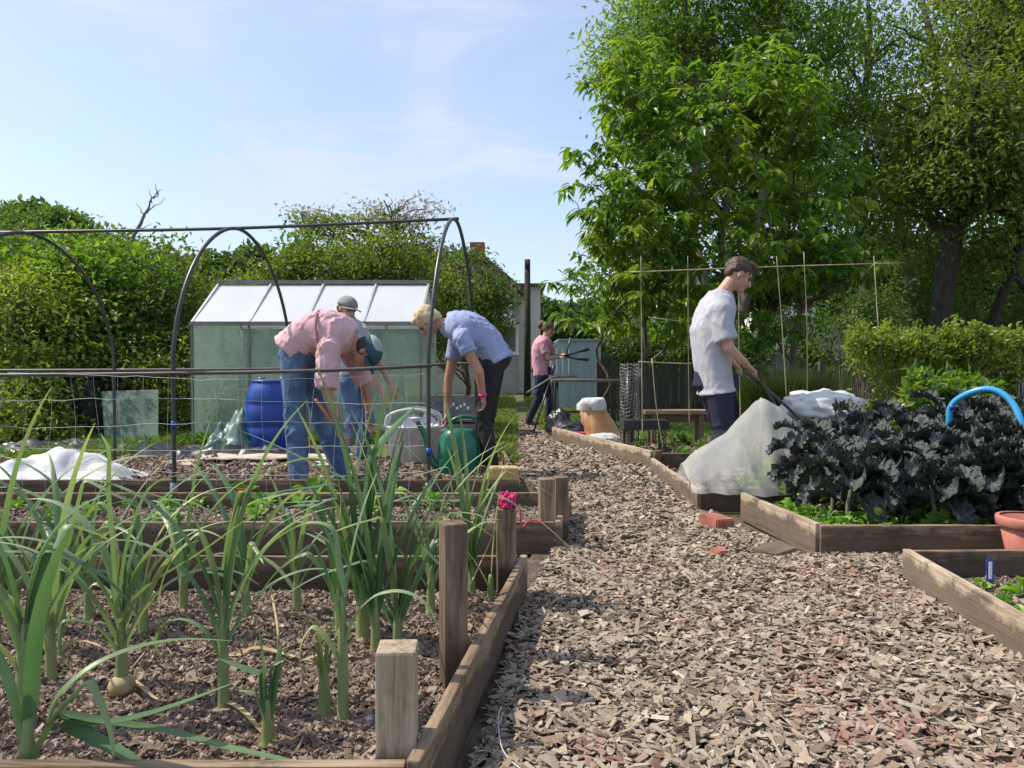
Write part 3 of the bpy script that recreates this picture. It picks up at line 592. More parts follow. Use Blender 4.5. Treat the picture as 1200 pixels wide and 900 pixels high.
crumple('plastic_sheet', (-2.75, 7.75, 0), (1.5, .8, .15), M['black_pl'], 'folded black ground sheet under the green tarpaulin', 'plastic sheet', 12, .05, fold=10)
crumple('tarpaulin', (-2.72, 8.05, .05), (.95, .6, .4), M['tarp'], 'crumpled green tarpaulin heaped beside the blue barrel', 'tarpaulin', 21, .3, peaks=[(.35, 0, .35, .8), (-.5, -.2, .3, .2)], fold=5)
# flattened cardboard pile
for k, (x, y, z, sx, sy, rz, lab) in enumerate(((-2.35, 6.75, .06, 1.5, .4, .03, 'long pale flattened cardboard sheet, lowest of the pile in front of the barrel'), (-2.1, 6.85, .1, 1.3, .38, -.02, 'topmost bright flattened cardboard sheet in front of the barrel'), (-1.45, 6.6, .07, .5, .4, .2, 'short creased cardboard piece near the legs of the bending man'))):
    n = 24; V = []; 
    for j in range(8):
        for i in range(n):
            u = i/(n-1)-.5; v = j/7-.5; X, Yy = u*sx, v*sy; V.append((x+X*math.cos(rz)-Yy*math.sin(rz), y+X*math.sin(rz)+Yy*math.cos(rz), z+.02*mnoise.noise((X*3, Yy*4, k*5))+.012*mnoise.noise((X*9, Yy*9, k))))
    V = np.array(V); Q = [(j*n+i, j*n+i+1, (j+1)*n+i+1, (j+1)*n+i) for j in range(7) for i in range(n-1)]; m_ = len(V)
    rim = [i for i in range(n)]+[j*n+n-1 for j in range(1, 8)]+[7*n+i for i in range(n-2, -1, -1)]+[j*n for j in range(6, 0, -1)]
    Q2 = Q+[tuple(q+m_ for q in f[::-1]) for f in Q]+[(rim[i], rim[i]+m_, rim[(i+1) % len(rim)]+m_, rim[(i+1) % len(rim)]) for i in range(len(rim))]
    mb = MB(); mb.add(np.vstack([V, V-(0, 0, .012)]), Q2); tag(mb.build('cardboard_sheet', M['card'], smooth=False), lab, 'cardboard')
# white tub with hoop handles
g = G(478, 556); t = empty('garden_tub', (-.86, 6.75, 0), 'white round tub with arched handles between the two bending workers', 'tub')
cx, cy = -.86, 6.75
mb = MB(); lathe(mb, (cx, cy, 0), [(.18, 0), (.19, .01), (.25, .36), (.262, .37), (.262, .385), (.245, .385), (.235, .3), (.05, .12)], 32, cap=False); mb.build('bucket', M['white_rib'], t, True)
for s in (-1, 1):
    mb = MB(); tube(mb, catmull([(cx-.24, cy+s*.1, .37), (cx-.2, cy+s*.12, .48), (cx, cy+s*.14, .53), (cx+.2, cy+s*.12, .48), (cx+.24, cy+s*.1, .37)], 24), .013, 8); mb.build('handle', M['white_rib'], t, True)
crumple('carrier_bag', (-.8, 6.8, .33), (.42, .3, .18), M['bag_white'], 'crumpled white carrier bag stuffed in the white tub', 'bag', 31, 0, fold=5)
# watering can
cx, cy = -.42, 6.08; t = empty('watering_can', (cx, cy, 0), 'big green plastic watering can under the hand of the fair-haired woman', 'watering can')
mb = MB(); loft(mb, [ring((cx, cy, z), (a, 0, 0), (0, b, 0), 28) for a, b, z in ((.15, .11, 0), (.165, .12, .02), (.17, .125, .2), (.16, .12, .33), (.12, .1, .38), (.1, .085, .4))]); mb.build('body', M['green_pl'], t, True)
mb = MB(); tube(mb, catmull([(cx-.13, cy, .06), (cx-.22, cy, .16), (cx-.27, cy, .34), (cx-.33, cy, .46)], 20), np.linspace(.035, .018, 20), 12); mb.build('spout', M['green_pl'], t, True)
mb = MB(); lathe(mb, (cx-.345, cy, .455), [(.018, 0), (.045, .03), (.047, .036), (0, .042)], 16, cap=False); mb.build('rose', M['label_w'], t, True)
mb = MB(); tube(mb, catmull([(cx-.09, cy, .36), (cx-.05, cy, .47), (cx+.08, cy, .5), (cx+.2, cy, .42), (cx+.21, cy, .25), (cx+.165, cy, .14)], 30), .015, 10); mb.build('handle', M['green_pl'], t, True)
# grey crates beyond
GC = 'grey crates by the greenhouse'
for k, (x, z, lab) in enumerate(((-.62, 0, 'dark grey slatted crate on the ground beside the greenhouse'), (-.6, .3, 'dark grey slatted crate with pale print, upper one of the stack by the greenhouse'))):
    t = empty('crate', (x, 8.6, z), lab, 'crate', GC)
    mb = MB()
    for s in (-1, 1):
        for q in range(3): box(mb, (x, 8.6+s*.2, z+.06+q*.09), (.56, .012, .07)); box(mb, (x+s*.28, 8.6, z+.06+q*.09), (.012, .38, .07))
    for sx in (-1, 1):
        for sy in (-1, 1): box(mb, (x+sx*.275, 8.6+sy*.192, z+.145), (.03, .03, .285))
    mb.build('sides', M['grey_pl'], t)
    mb = MB(); box(mb, (x, 8.6, z+.012), (.55, .38, .016)); mb.build('bottom', M['grey_pl'], t)
    if k: mb = MB(); [box(mb, (x-.12+.04*q, 8.388, z+.15+.02*(q % 3)), (.025, .003, .03)) for q in range(7)]; mb.build('print', M['label_w'], t)
# dark compost bin + leaning glass
g = G(95, 512); t = empty('compost_bin', (g[0], g[1], 0), 'black square compost bin in front of the left hedge', 'compost bin')
mb = MB(); loft(mb, [ring((g[0], g[1], z), (a, a, 0), (-a, a, 0), 4) for a, z in ((.36, 0), (.33, .74), (.30, .76))]); mb.build('bin_body', M['black_pl'], t)
mb = MB(); loft(mb, [ring((g[0], g[1], z), (a, a, 0), (-a, a, 0), 4) for a, z in ((.35, .765), (.35, .80), (.1, .86))]); mb.build('lid', M['black_pl'], t)
a0 = G(128, 520); mb = MB(); quad_panel(mb, [a0+(-.05, 0, 0), a0+(.55, .05, 0), a0+(.35, .5, .62), a0+(-.32, .45, .6)], .008)
tag(mb.build('glass_sheet', M['glass']), 'loose grey glass sheet leaning against the black compost bin', 'glass sheet')
# ---------------------------------------------------------------- fleece tent on the right
def fleece():
    nx, nt = 70, 44; Yc = 4.9
    xs = np.linspace(1.09, 2.25, nx); V = []
    tops = np.interp(xs, [1.09, 1.2, 1.38, 1.50, 1.58, 1.70, 1.86, 2.05, 2.25], [.27, .36, .48, .60, .70, .63, .50, .42, .38])
    for i, x in enumerate(xs):
        w_ = .14+.1*math.sin(min(1, (x-1.09)/.5)*math.pi/2)
        for j in range(nt):
            u = j/(nt-1)
            if u < .45: s = u/.45; y = Yc-w_-.10*(1-s)**2-.02; z = .125+(tops[i]-.125)*(s**.9)*.96; y += (s**2)*w_*.7
            elif u < .58: s = (u-.45)/.13; y = Yc-w_*.3-.02+s*w_*.6; z = .125+(tops[i]-.125)*(.96+.04*math.sin(s*math.pi))
            else: s = (u-.58)/.42; y = Yc+w_*.3+s*.22; z = .125+(tops[i]-.125)*.96*(1-s**1.2)
            f = mnoise.noise((x*9, z*2.2, 3))*.035+mnoise.noise((x*22+z*6, z*3, 7))*.012
            skirt = max(0, 1-(z-.1)/.35)
            V.append((x+.02*mnoise.noise((z*6, y*5, x*3)), y+f*(1+skirt*1.3), max(.06, z+.012*mnoise.noise((x*7, y*7, 1)))))
    Q = [(i*nt+j, (i+1)*nt+j, (i+1)*nt+j+1, i*nt+j+1) for i in range(nx-1) for j in range(nt-1)]
    n0 = len(V)
    mb = MB(); mb.add(V, Q)
    # end flap on the path side
    E = [V[j] for j in range(nt)]; flap = []
    for k in range(5):
        for j in range(nt): p = E[j]; flap.append((p[0]-.01-k*.004, p[1], p[2]*(1-k*.12)))
    mb.build('fabric', M['fleece'], t, True)
t = empty('fleece_tent', (1.6, 4.9, 0), 'white see-through fleece tent draped over canes on the raised bed', 'fleece cover')
fleece()
for x, z in ((1.50, .60), (1.59, .70), (1.14, .3), (1.95, .46)):
    mb = MB(); tube(mb, [(x, 4.9, .05), (x, 4.9, z-.005)], .006, 6); mb.build('support_cane', M['bamboo'], t, True)
# ---------------------------------------------------------------- wheelbarrow with sack
wb = empty('wheelbarrow', (2.1, 5.5, 0), 'black wheelbarrow pushed by the young man, its tray behind the fleece', 'wheelbarrow')
A0 = D(876, 437, 5.12); A1 = D(876, 430, 5.62)
for (p, y) in ((A0, 5.14), (A1, 5.60)):
    q = np.array([2.05, y, .45]); e = np.array([2.75, 5.45, .2])
    mb = MB(); tube(mb, catmull([p, p+(q-p)*.5, q, q+(e-q)*.5+(.03, 0, .02), e], 40), .011, 8); mb.build('handle', M['pipe'], wb, True)
    mb = MB(); tube(mb, [p-nrm(q-p)*.02, p+nrm(q-p)*.12], .016, 10); mb.build('grip', M['black_pl'], wb, True)
    mb = MB(); tube(mb, [(2.0, y, .45), (1.95, y, .02)], .014, 8); mb.build('leg', M['pipe'], wb, True)
mb = MB(); loft(mb, [ring((x, 5.4, z), (a, 0, 0), (0, b, 0), 28, .7) for a, b, x, z in ((.22, .17, 2.25, .34), (.31, .25, 2.2, .47), (.35, .28, 2.18, .52), (.365, .29, 2.18, .525), (.355, .28, 2.18, .54), (.31, .25, 2.2, .51), (.21, .16, 2.25, .37))], cap=True); mb.build('tray', M['black_pl'], wb, True)
mb = MB(); 
lathe(mb, (0, 0, 0), [(.08, -.03), (.17, -.045), (.185, -.03), (.19, 0), (.185, .03), (.17, .045), (.08, .03)], 28, cap=False)
for k in range(len(mb.V)): v = mb.V[k]; mb.V[k] = np.stack([v[:, 0]+2.8, v[:, 2]+5.42, v[:, 1]+.195], -1)
mb.build('wheel', M['black_pl'], wb, True)
def sackblob(name, c, rad, mat, label, cat, seed, extra=None, parent=None, fold=3.5, amp=.22, group=None):
    V, T = ico(); b = bmesh.new(); bmesh.ops.create_icosphere(b, subdivisions=4, radius=1)
    V = np.array([v.co[:] for v in b.verts]); T = np.array([[v.index for v in f.verts] for f in b.faces]); b.free()
    d = np.array([mnoise.noise((v[0]*fold+seed, v[1]*fold, v[2]*fold))*amp+abs(mnoise.noise((v[0]*fold*2.4, v[1]*fold*2.4+seed, v[2]*fold*2.4)))*amp*.7 for v in V])
    V = V*(1+d[:, None]); V[:, 2] = np.maximum(V[:, 2], -.75)
    mb = MB(); mb.add(V*np.array(rad)+np.array(c), None, T); o = mb.build(name, mat, parent, True)
    if label: tag(o, label, cat, group)
    return o
sackblob('sack', (2.19, 5.4, .60), (.27, .22, .13), M['bag_white'], 'crumpled white plastic sack lying in the wheelbarrow', 'sack', 4)
# orange / white compost sack further off
c = D(703, 488, 8.9); t = empty('compost_sack', (c[0], c[1], 0), 'open white sack with orange print slumped at the end of the far bed', 'sack')
def sackloft(name, rows, mat, sd):
    rs = []
    for (x, z, a, b) in rows:
        R_ = ring((c[0]+x, c[1], z), (a, 0, 0), (0, b, 0), 36, .8); d = nz(R_, 9, 3)*.075+np.abs(nz(R_, 24, sd))*.045; R_ = R_+(np.array([-.16, 0, 0])*(z-.15)); rs.append(R_+(R_-R_.mean(0))/np.linalg.norm(R_-R_.mean(0), axis=1)[:, None]*d[:, None])
    m_ = MB(); loft(m_, rs, cap=False); m_.build(name, mat, t, True)
sackloft('sack_base', ((.04, .0, .19, .13), (.04, .04, .22, .15), (.035, .09, .215, .15)), M['bag_white'], 2)
sackloft('sack_body', ((.035, .09, .216, .152), (.03, .18, .2, .14), (.0, .27, .17, .12), (-.03, .36, .145, .1), (-.045, .44, .14, .1)), M['orange_bag'], 3)
sackloft('sack_mouth', ((-.045, .40, .146, .106), (-.05, .47, .17, .125), (-.03, .53, .14, .1), (.0, .545, .07, .05), (.01, .51, .03, .03)), M['bag_white'], 4)
sackblob('sack', (c[0]+.02, c[1]-.28, .06), (.22, .1, .09), M['bag_white'], 'flat pale plastic bag lying in front of the orange print sack', 'sack', 17)
c = D(680, 507, 9.0); mb = MB(); lathe(mb, (c[0], c[1], 0.0), [(.07, 0), (.09, .13), (.095, .135), (.08, .13), (.03, .04)], 18, cap=False); tag(mb.build('flower_pot', M['magenta'], smooth=True), 'small magenta plastic pot beside the orange print sack', 'plant pot')
for k, (px, py, r3, s, lab) in enumerate(((668, 502, (.24, .2, .13), 5, 'black plastic sack slumped on the ground below the trestle table'), (655, 492, (.16, .16, .2), 6, 'tall black plastic sack beneath the far woman\'s tool'), (700, 475, (.25, .2, .16), 7, 'dark bundled sack behind the orange print sack'))):
    c = D(px, py, 9.6+.3*k); sackblob('sack', (c[0], c[1], r3[2]*.74), r3, M['black_pl'], lab, 'sack', s)
# trestle table
t = empty('trestle_table', (1.05, 10.3, 0), 'grey trestle table with black legs behind the sacks', 'table')
tz = H0+(432-446)*10.3/F
mb = MB(); box(mb, (1.1, 10.3, tz), (1.15, .55, .035)); mb.build('tabletop', M['wood_dark'], t)
for x in (.6, 1.6):
    for s in (-1, 1): mb = MB(); bar(mb, (x, 10.3+s*.08, tz-.02), (x, 10.3+s*.28, 0), .035, .035); mb.build('leg', M['pipe'], t)
mb = MB(); bar(mb, (.6, 10.3, .3), (1.6, 10.3, .3), .03, .03); mb.build('stretcher', M['pipe'], t)
# tripod hoist / tool near woman
t = empty('tripod_stand', (.5, 10.6, 0), 'slender dark tripod stand in front of the far woman', 'stand')
top = np.array([.55, 10.6, .8])
for p in ((.28, 10.3, 0), (.62, 10.45, 0), (.6, 11, 0)):
    mb = MB(); tube(mb, [top, p], .014, 6); mb.build('leg', M['pipe'], t, True)
mb = MB(); tube(mb, [top, top+(.03, 0, .13)], .02, 8); mb.build('head', M['pipe'], t, True)
mb = MB(); tube(mb, [(.2, 10.4, .55), (.55, 10.58, .76), (.9, 10.6, .78)], .015, 6); mb.build('arm', M['grey_pl'], t, True)
# bench with seed tray (dark) right of path
t = empty('potting_bench', (1.3, 7.6, 0), 'low potting bench with black shelf in the far right bed', 'bench')
zb = .33
mb = MB(); box(mb, (1.31, 7.6, zb), (.44, .3, .09)); mb.build('shelf', M['black_pl'], t)
for x in (1.13, 1.49):
    for s in (-1, 1): mb = MB(); bar(mb, (x, 7.6+s*.12, 0), (x, 7.6+s*.12, zb-.045), .03, .03); mb.build('leg', M['wood_dark'], t)
t = empty('plank_bench', (1.75, 8.2, 0), 'rough grey plank bench behind the bean canes', 'bench')
mb = MB(); box(mb, (1.75, 8.2, .42), (.7, .25, .04)); mb.build('seat', M['wood'], t)
mb = MB(); box(mb, (1.75, 8.2, .35), (.66, .05, .08)); mb.build('rail', M['wood_dark'], t)
for x in (1.5, 2.0): mb = MB(); box(mb, (x, 8.2, .2), (.05, .22, .39)); mb.build('leg', M['wood_dark'], t)
# rolled wire netting & stacked pots
t = empty('wire_roll', (1.23, 8.3, 0), 'upright roll of grey wire netting left of the bean canes', 'wire roll')
mb = MB(); c = np.array([1.27, 8.3, 0])
for k in range(26):
    z0 = .02+k*.036; P = [c+(math.cos(a)*.10*(1+.05*math.sin(k+a)), math.sin(a)*.1, z0+.012*math.sin(a*6+k)) for a in np.linspace(0, 6.28, 20)]; tube(mb, P, .0035, 4, cap=False)
for k in range(18):
    a = k*6.283/18; tube(mb, [c+(math.cos(a+z)*.10, math.sin(a+z)*.1, z) for z in np.linspace(.02, .94, 10)], .003, 4, cap=False)
mb.build('mesh_roll', M['alu_dark'], t)
mb = MB(); lathe(mb, c, [(.05, .05), (.05, .86)], 12); mb.build('core', M['black_pl'], t, True)

# ---------------------------------------------------------------- bean canes
t = empty('cane_frame', (2.0, 7.0, 0), 'bean frame of tied bamboo canes standing behind the young man', 'cane frame')
def cane(a, b, r=.0052): mb = MB(); P = catmull([a, (np.array(a)+b)/2+rng.normal(0, .012, 3), b], 14); tube(mb, P, np.linspace(r, r*.65, 14)*(1+.12*(np.arange(14) % 4 == 0)), 7); mb.build('cane', M['bamboo'], t, True)
ct = D(750, 315, 7.0)
for (x0, y0, x1, y1, Ya, Yb) in ((753, 520, 751, 300, 6.9, 7), (764, 420, 776, 522, 6.8, 6.7), (808, 505, 806, 300, 7.4, 7.2), (868, 500, 866, 300, 7, 7), (922, 470, 910, 300, 7, 7), (946, 480, 942, 295, 7.3, 7.2), (1040, 470, 1024, 300, 6.6, 6.9)):
    cane(D(x0, y0, Ya), D(x1, y1, Yb))
cane(D(738, 319, 7), D(1060, 308, 6.95), .007); cane(D(748, 424, 7.1), D(880, 420, 7.2), .006); cane(D(760, 372, 7.3), D(800, 377, 7.3), .007)
# ---------------------------------------------------------------- hose hoop
t = empty('hose_hoop', (2.6, 3.95, 0), 'thick blue hose bent into an arch over the kale', 'hose')
P = [D(1113, 560, 4.25), D(1112, 500, 4.22), D(1116, 474, 4.2), D(1140, 459, 4.12), D(1165, 457, 4.05), D(1186, 472, 3.98), D(1198, 500, 3.92), D(1206, 545, 3.88), D(1210, 600, 3.86)]
mb = MB(); tube(mb, catmull(P, 60), .0165, 14); mb.build('pipe', M['hose'], t, True)
t2 = mb = MB(); tube(mb, [P[2]-(0, 0, .03), P[2]-(0, 0, .0)], .0185, 12); mb.build('joint', M['blue'], t, True)

# ---------------------------------------------------------------- fence, wall, shed, house, pole
fb = empty('board_fence', (3, 11.8, 0), 'dark close-boarded wooden fence behind the bean canes', 'fence')
mb = MB(); r = np.random.default_rng(2); x = 1.35
zt = H0+(432-418)*11.8/F
while x < 6.2:
    w_ = r.uniform(.09, .12); h = .92+r.normal(0, .02)-(0 if x < 3.2 else .12); box(mb, (x, 11.8+r.normal(0, .005), h/2), (w_-.012, .018, h), a=r.random()); x += w_
o = mb.build('boards', M['fence_wood'], fb)
for x in (1.35, 3.1, 4.8, 6.1): mb = MB(); box(mb, (x, 11.9, .5), (.09, .09, 1.0)); mb.build('post', M['fence_wood'], fb)
for z in (.3, .8): mb = MB(); box(mb, (3.75, 11.865, z), (4.8, .05, .07)); mb.build('rail', M['fence_wood'], fb)
sw = MB(); box(sw, (8, 17.5, .62), (14, .25, 1.24)); tag(sw.build('garden_wall', M['stone']), 'long low grey wall running behind the chestnut tree', 'wall')
# pale teal shed with sloping end
Y0 = 15.5; s = Y0/F; zt = H0+(432-399)*s; xl = (657-600)*s; xr = (704-600)*s
t = empty('storage_shed', ((xl+xr)/2, Y0+.8, 0), 'pale teal box-shaped shed with a sloping ribbed end behind the far woman', 'shed')
mb = MB(); P = np.array([(xl-.28, 0), (xr, 0), (xr, zt), (xl, zt), (xl-.28, zt-.18)])
V = np.array([(x, Y0+d, z) for d in (0, 1.6) for x, z in P]); mb.add(V, [(0, 1, 2, 3), (5, 8, 7, 6), (1, 6, 7, 2), (2, 7, 8, 3)], [(0, 3, 4), (5, 9, 8)]); mb.add(V, [(3, 8, 9, 4), (4, 9, 5, 0)]); mb.build('panels', M['teal_panel'], t)
mb = MB(); box(mb, ((xl+xr)/2, Y0+.8, zt+.015), (xr-xl+.1, 1.68, .03)); mb.build('roof', M['teal_panel'], t)
mb = MB(); [box(mb, (xl-.2+k*.12, Y0-.012, zt-.42), (.02, .02, .5)) for k in range(4)]; mb.build('rib', M['render_w'], t)
mb = MB(); [box(mb, (xl+.18+k*.15, Y0-.01, zt*.5), (.02, .02, zt)) for k in range(4)]; mb.build('seam', M['teal_panel'], t)
# parked car, its dark top beyond the shed
def hbox(mb, x0, x1, y0, y1, z0, z1): box(mb, ((x0+x1)/2, (y0+y1)/2, (z0+z1)/2), (x1-x0, y1-y0, z1-z0))
# house at the end
Y0 = 27.; s = Y0/F; X = lambda px: (px-600)*s; Z = lambda py: H0+(432-py)*s
hs = empty('house', (X(590), Y0+3, 0), 'white rendered house with brown sloping roof behind the telegraph pole', 'house')
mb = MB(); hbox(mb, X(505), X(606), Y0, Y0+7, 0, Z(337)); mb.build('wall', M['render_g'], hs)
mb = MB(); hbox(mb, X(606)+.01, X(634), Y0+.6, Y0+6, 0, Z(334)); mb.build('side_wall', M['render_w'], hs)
mb = MB(); xr_, xl_ = X(614), X(495); xm = X(560); zr = Z(294); ze = Z(340)
V = np.array([(x, y, z) for y in (Y0-.4, Y0+7.3) for x, z in ((xl_, ze), (xm, zr), (xr_, ze), (xr_, ze-.18), (xm, zr-.2), (xl_, ze-.18))])
mb.add(V, [(0, 1, 7, 6), (1, 2, 8, 7), (2, 3, 9, 8), (3, 4, 10, 9), (4, 5, 11, 10), (5, 0, 6, 11), (0, 5, 4, 1), (1, 4, 3, 2), (6, 7, 10, 11), (7, 8, 9, 10)]); ro = mb.build('roof', M['slate'], hs)
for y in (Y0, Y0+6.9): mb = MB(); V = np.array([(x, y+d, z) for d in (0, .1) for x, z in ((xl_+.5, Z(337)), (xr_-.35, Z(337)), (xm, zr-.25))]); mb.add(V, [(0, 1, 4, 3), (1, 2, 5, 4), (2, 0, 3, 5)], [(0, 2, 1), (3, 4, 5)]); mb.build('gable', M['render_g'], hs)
mb = MB(); hbox(mb, X(548), X(566), Y0+1.5, Y0+2.3, Z(320), Z(276)); mb.build('chimney', M['brick'], ro)
mb = MB(); hbox(mb, X(604), X(640), Y0+.3, Y0+6.2, Z(334), Z(331)); mb.build('side_roof', M['slate'], hs)
for x0, x1, z0, z1 in ((582, 596, 350, 368), (562, 574, 350, 368), (578, 604, 384, 412)):
    f = MB(); hbox(f, X(x0)-.12, X(x1)+.12, Y0-.06, Y0-.002, Z(z1)-.12, Z(z0)+.12); fo = f.build('window', M['render_w'], hs)
    f = MB(); hbox(f, X(x0), X(x1), Y0-.075, Y0-.063, Z(z1), Z(z0)); f.build('pane', M['window'], fo)
for px in (589, ): f = MB(); hbox(f, X(570), X(604), Y0-.9, Y0-.08, Z(381), Z(376)); f.build('porch_roof', M['render_w'], hs)
for py in (378, 398): f = MB(); hbox(f, X(615), X(619), Y0+.52, Y0+.59, Z(py+4), Z(py)); f.build('vent', M['window'], hs)
# glimpsed pale house through the chestnut leaves
Y1 = 34.; s1 = Y1/F; h2 = empty('house', ((915-600)*s1, Y1+3, 0), 'pale pink-white house glimpsed through the tree leaves on the right', 'house')
mb = MB(); hbox(mb, (880-600)*s1, (955-600)*s1, Y1, Y1+6, 0, H0+(432-335)*s1); mb.build('wall', M['render_w'], h2)
mb = MB(); xa, xb = (874-600)*s1, (961-600)*s1; za, zb_ = H0+(432-336)*s1, H0+(432-305)*s1
V = np.array([(xa, Y1-.3, za), (xb, Y1-.3, za), (xb, Y1+6.3, za), (xa, Y1+6.3, za), (xa, Y1+3, zb_), (xb, Y1+3, zb_)]); mb.add(V, [(0, 1, 5, 4), (2, 3, 4, 5), (0, 3, 2, 1)], [(0, 4, 3), (1, 2, 5)]); mb.build('roof', M['slate'], h2)
for px in (893, 915, 937):
    for pz in (352, 385): f = MB(); hbox(f, (px-6-600)*s1, (px+6-600)*s1, Y1-.05, Y1-.002, H0+(432-pz-10)*s1, H0+(432-pz+6)*s1); f.build('window', M['window'], h2)
# telegraph pole
a = D(618, 432, 22); t = empty('telegraph_pole', (a[0], 22, 0), 'dark wooden telegraph pole beside the white house', 'pole')
mb = MB(); tube(mb, [(a[0], 22, 0), (a[0], 22, D(618, 304, 22)[2])], [.11, .085], 10); mb.build('shaft', M['bark_dark'], t, True)
mb = MB(); z_ = D(618, 312, 22)[2]; box(mb, (a[0], 22, z_), (.12, .5, .1)); mb.build('bracket', M['bark_dark'], t)
# ---------------------------------------------------------------- leeks and onions
def strap(mb, P, w, a=.5, fold=.35, side=None, n=None, tw=0):
    """a long leaf along the path P, V-shaped in section, tapering to its tip"""
    n = n or max(10, len(P)*3); C = catmull(P, n); tg = np.gradient(C, axis=0); tg /= np.linalg.norm(tg, axis=1)[:, None]+1e-12
    V = []; A = []
    s0 = np.array(side, float) if side is not None else np.cross(tg[n//3], (0, 0, 1)); s0 = nrm(s0)
    for i in range(n):
        t = i/(n-1); ww = w*(min(1, .8+t*1.8))*(1-t**2.6)**.8*.5+.0008
        s = nrm(s0-tg[i]*np.dot(s0, tg[i])); u = np.cross(s, tg[i]); ang = tw*t; s, u = s*math.cos(ang)+u*math.sin(ang), u*math.cos(ang)-s*math.sin(ang)
        f = fold*(1-.5*t)
        V += [C[i]-s*ww*math.cos(f*1.1)+u*ww*math.sin(f), C[i]-s*ww*.5+u*ww*.22*f*1.6, C[i], C[i]+s*ww*.5+u*ww*.22*f*1.6, C[i]+s*ww*math.cos(f*1.1)+u*ww*math.sin(f)]
        A += [min(1, a+max(0, t-.72)*1.6*(a > .3))]*5
    Q = [(i*5+j, i*5+j+1, i*5+j+6, i*5+j+5) for i in range(n-1) for j in range(4)]
    mb.add(V, Q, a=np.array(A))
def leekpath(p, az, L, a0, bend, pw=1.6, kink=None, n=9, r=None):
    P = [np.array(p, float)]; th = a0; d = np.array([math.cos(az), math.sin(az), 0])
    for k in range(n):
        t = (k+1)/n; th = a0+bend*t**pw
        if kink and t > kink[0]: th += kink[1]
        P.append(P[-1]+(d*math.sin(th)+np.array([0, 0, math.cos(th)]))*L/n)
    for q in P: q[2] = max(q[2], .055)
    return P
LG = 'leeks and onions in the front left raised bed'
def leek(base, stem_h, nleaf, L, label, seed, az=None, w=.026, splay=.3, bendr=(.4, 2.2), extra=(), hue=.35, name='leek_plant', group=LG, r0=.014, up=0):
    r = np.random.default_rng(seed); base = np.array(base, float)
    t = empty(name, (base[0], base[1], base[2]), label, 'leek' if name == 'leek_plant' else 'onion', group)
    az = r.uniform(-.5, .5) if az is None else az
    top = base+(0, 0, stem_h); mb = MB(); P = np.array([base+(0, 0, -.02), base+(0, 0, .01), base+(0, 0, stem_h*.5), top])
    tube(mb, catmull(P, 12), np.interp(np.linspace(0, 1, 12), [0, .12, .3, .7, 1], [r0*1.1, r0*1.5, r0*1.1, r0*.95, r0*.45]), 10); mb.build('stem', M['leek_stem'], t, True)
    nleaf = int(nleaf*1.25)
    for k in range(nleaf):
        u = k/max(1, nleaf-1); side = 1 if k % 2 else -1; a = az+(0 if side > 0 else math.pi)+r.normal(0, .4)
        z = stem_h*(.45+.55*u); a0 = (splay*(1-u)**1.2+.04)*r.uniform(.7, 1.3); bend = r.uniform(*bendr)*(1-.5*u)*1.4-up
        LL = L*r.uniform(.75, 1.1)*(.75+.35*math.sin(u*2.6)); kink = (r.uniform(.45, .75), r.uniform(.8, 1.6)) if r.random() < .38 else None
        P = leekpath(base+(0, 0, z), a, LL, a0, bend, kink=kink)
        h = hue+.08+r.normal(0, .22)+(.35 if u < .25 and r.random() < .4 else 0)
        mb = MB(); strap(mb, P, w*r.uniform(.85, 1.45), min(1, max(0, h)), fold=.5, side=(-math.sin(a), math.cos(a), 0), tw=r.normal(0, .25)); mb.build('leaf', M['leek'], t, True)
    for (pts, ww, hh) in extra:
        mb = MB(); strap(mb, [D(*q) for q in pts], ww, hh, fold=.5, tw=.1); mb.build('leaf', M['leek'], t, True)
    return t
S = .05
def gb(px, py): return G(px, py, S)
leek((-.93, 1.46, S), .16, 3, .5, 'thick onion at the bottom left corner whose long folded leaves lie across the soil', 1, az=2.8, w=.03, r0=.017, bendr=(.8, 1.6), extra=(
    ([(58, 850, 1.46), (72, 815, 1.47), (110, 782, 1.5), (160, 760, 1.55), (215, 750, 1.6), (272, 751, 1.65)], .030, .45),
    ([(64, 842, 1.46), (110, 850, 1.48), (160, 842, 1.52), (215, 824, 1.57), (280, 798, 1.62)], .032, .2),
    ([(66, 838, 1.46), (120, 848, 1.5), (190, 858, 1.53), (260, 876, 1.53), (340, 893, 1.5), (372, 897, 1.5)], .032, .3),
    ([(70, 850, 1.46), (105, 868, 1.45), (150, 890, 1.43), (190, 912, 1.42)], .045, .02)))
leek(gb(30, 850), .24, 7, .55, 'stout leek with broad grey-green sheath near the left edge, in front', 2, az=.3, w=.032, r0=.02, splay=.25)
leek(gb(143, 815), .22, 7, .52, 'onion with dry peeling bulb standing in the middle left of the leek bed', 3, az=.2, splay=.35, hue=.45, extra=(
    ([(135, 720, 1.83), (131, 640, 1.83), (126, 575, 1.83), (127, 530, 1.8), (118, 508, 1.78)], .016, .6), ([(140, 715, 1.85), (150, 640, 1.85), (172, 578, 1.85), (198, 560, 1.82), (232, 556, 1.8)], .02, .4),
    ([(140, 730, 1.85), (170, 690, 1.8), (235, 648, 1.75), (292, 606, 1.7)], .018, .5)))
mb = MB(); ball(mb, gb(143, 815)+(0, 0, .025), (.034, .034, .03)); tag(mb.build('onion_bulb', M['dry'], None, True), 'swollen papery onion bulb sitting on the soil at the left', 'onion')
leek(gb(262, 828), .27, 7, .5, 'leek with bare yellow stem and arching pale leaves left of centre', 4, az=.1, splay=.3, r0=.013, extra=(
    ([(262, 668, 1.85), (271, 617, 1.86), (287, 578, 1.87), (321, 550, 1.88), (360, 538, 1.88), (387, 545, 1.88), (399, 580, 1.88), (396, 620, 1.88)], .022, .55),
    ([(256, 690, 1.85), (245, 661, 1.84), (231, 617, 1.83), (211, 592, 1.8), (174, 578, 1.78)], .02, .5)))
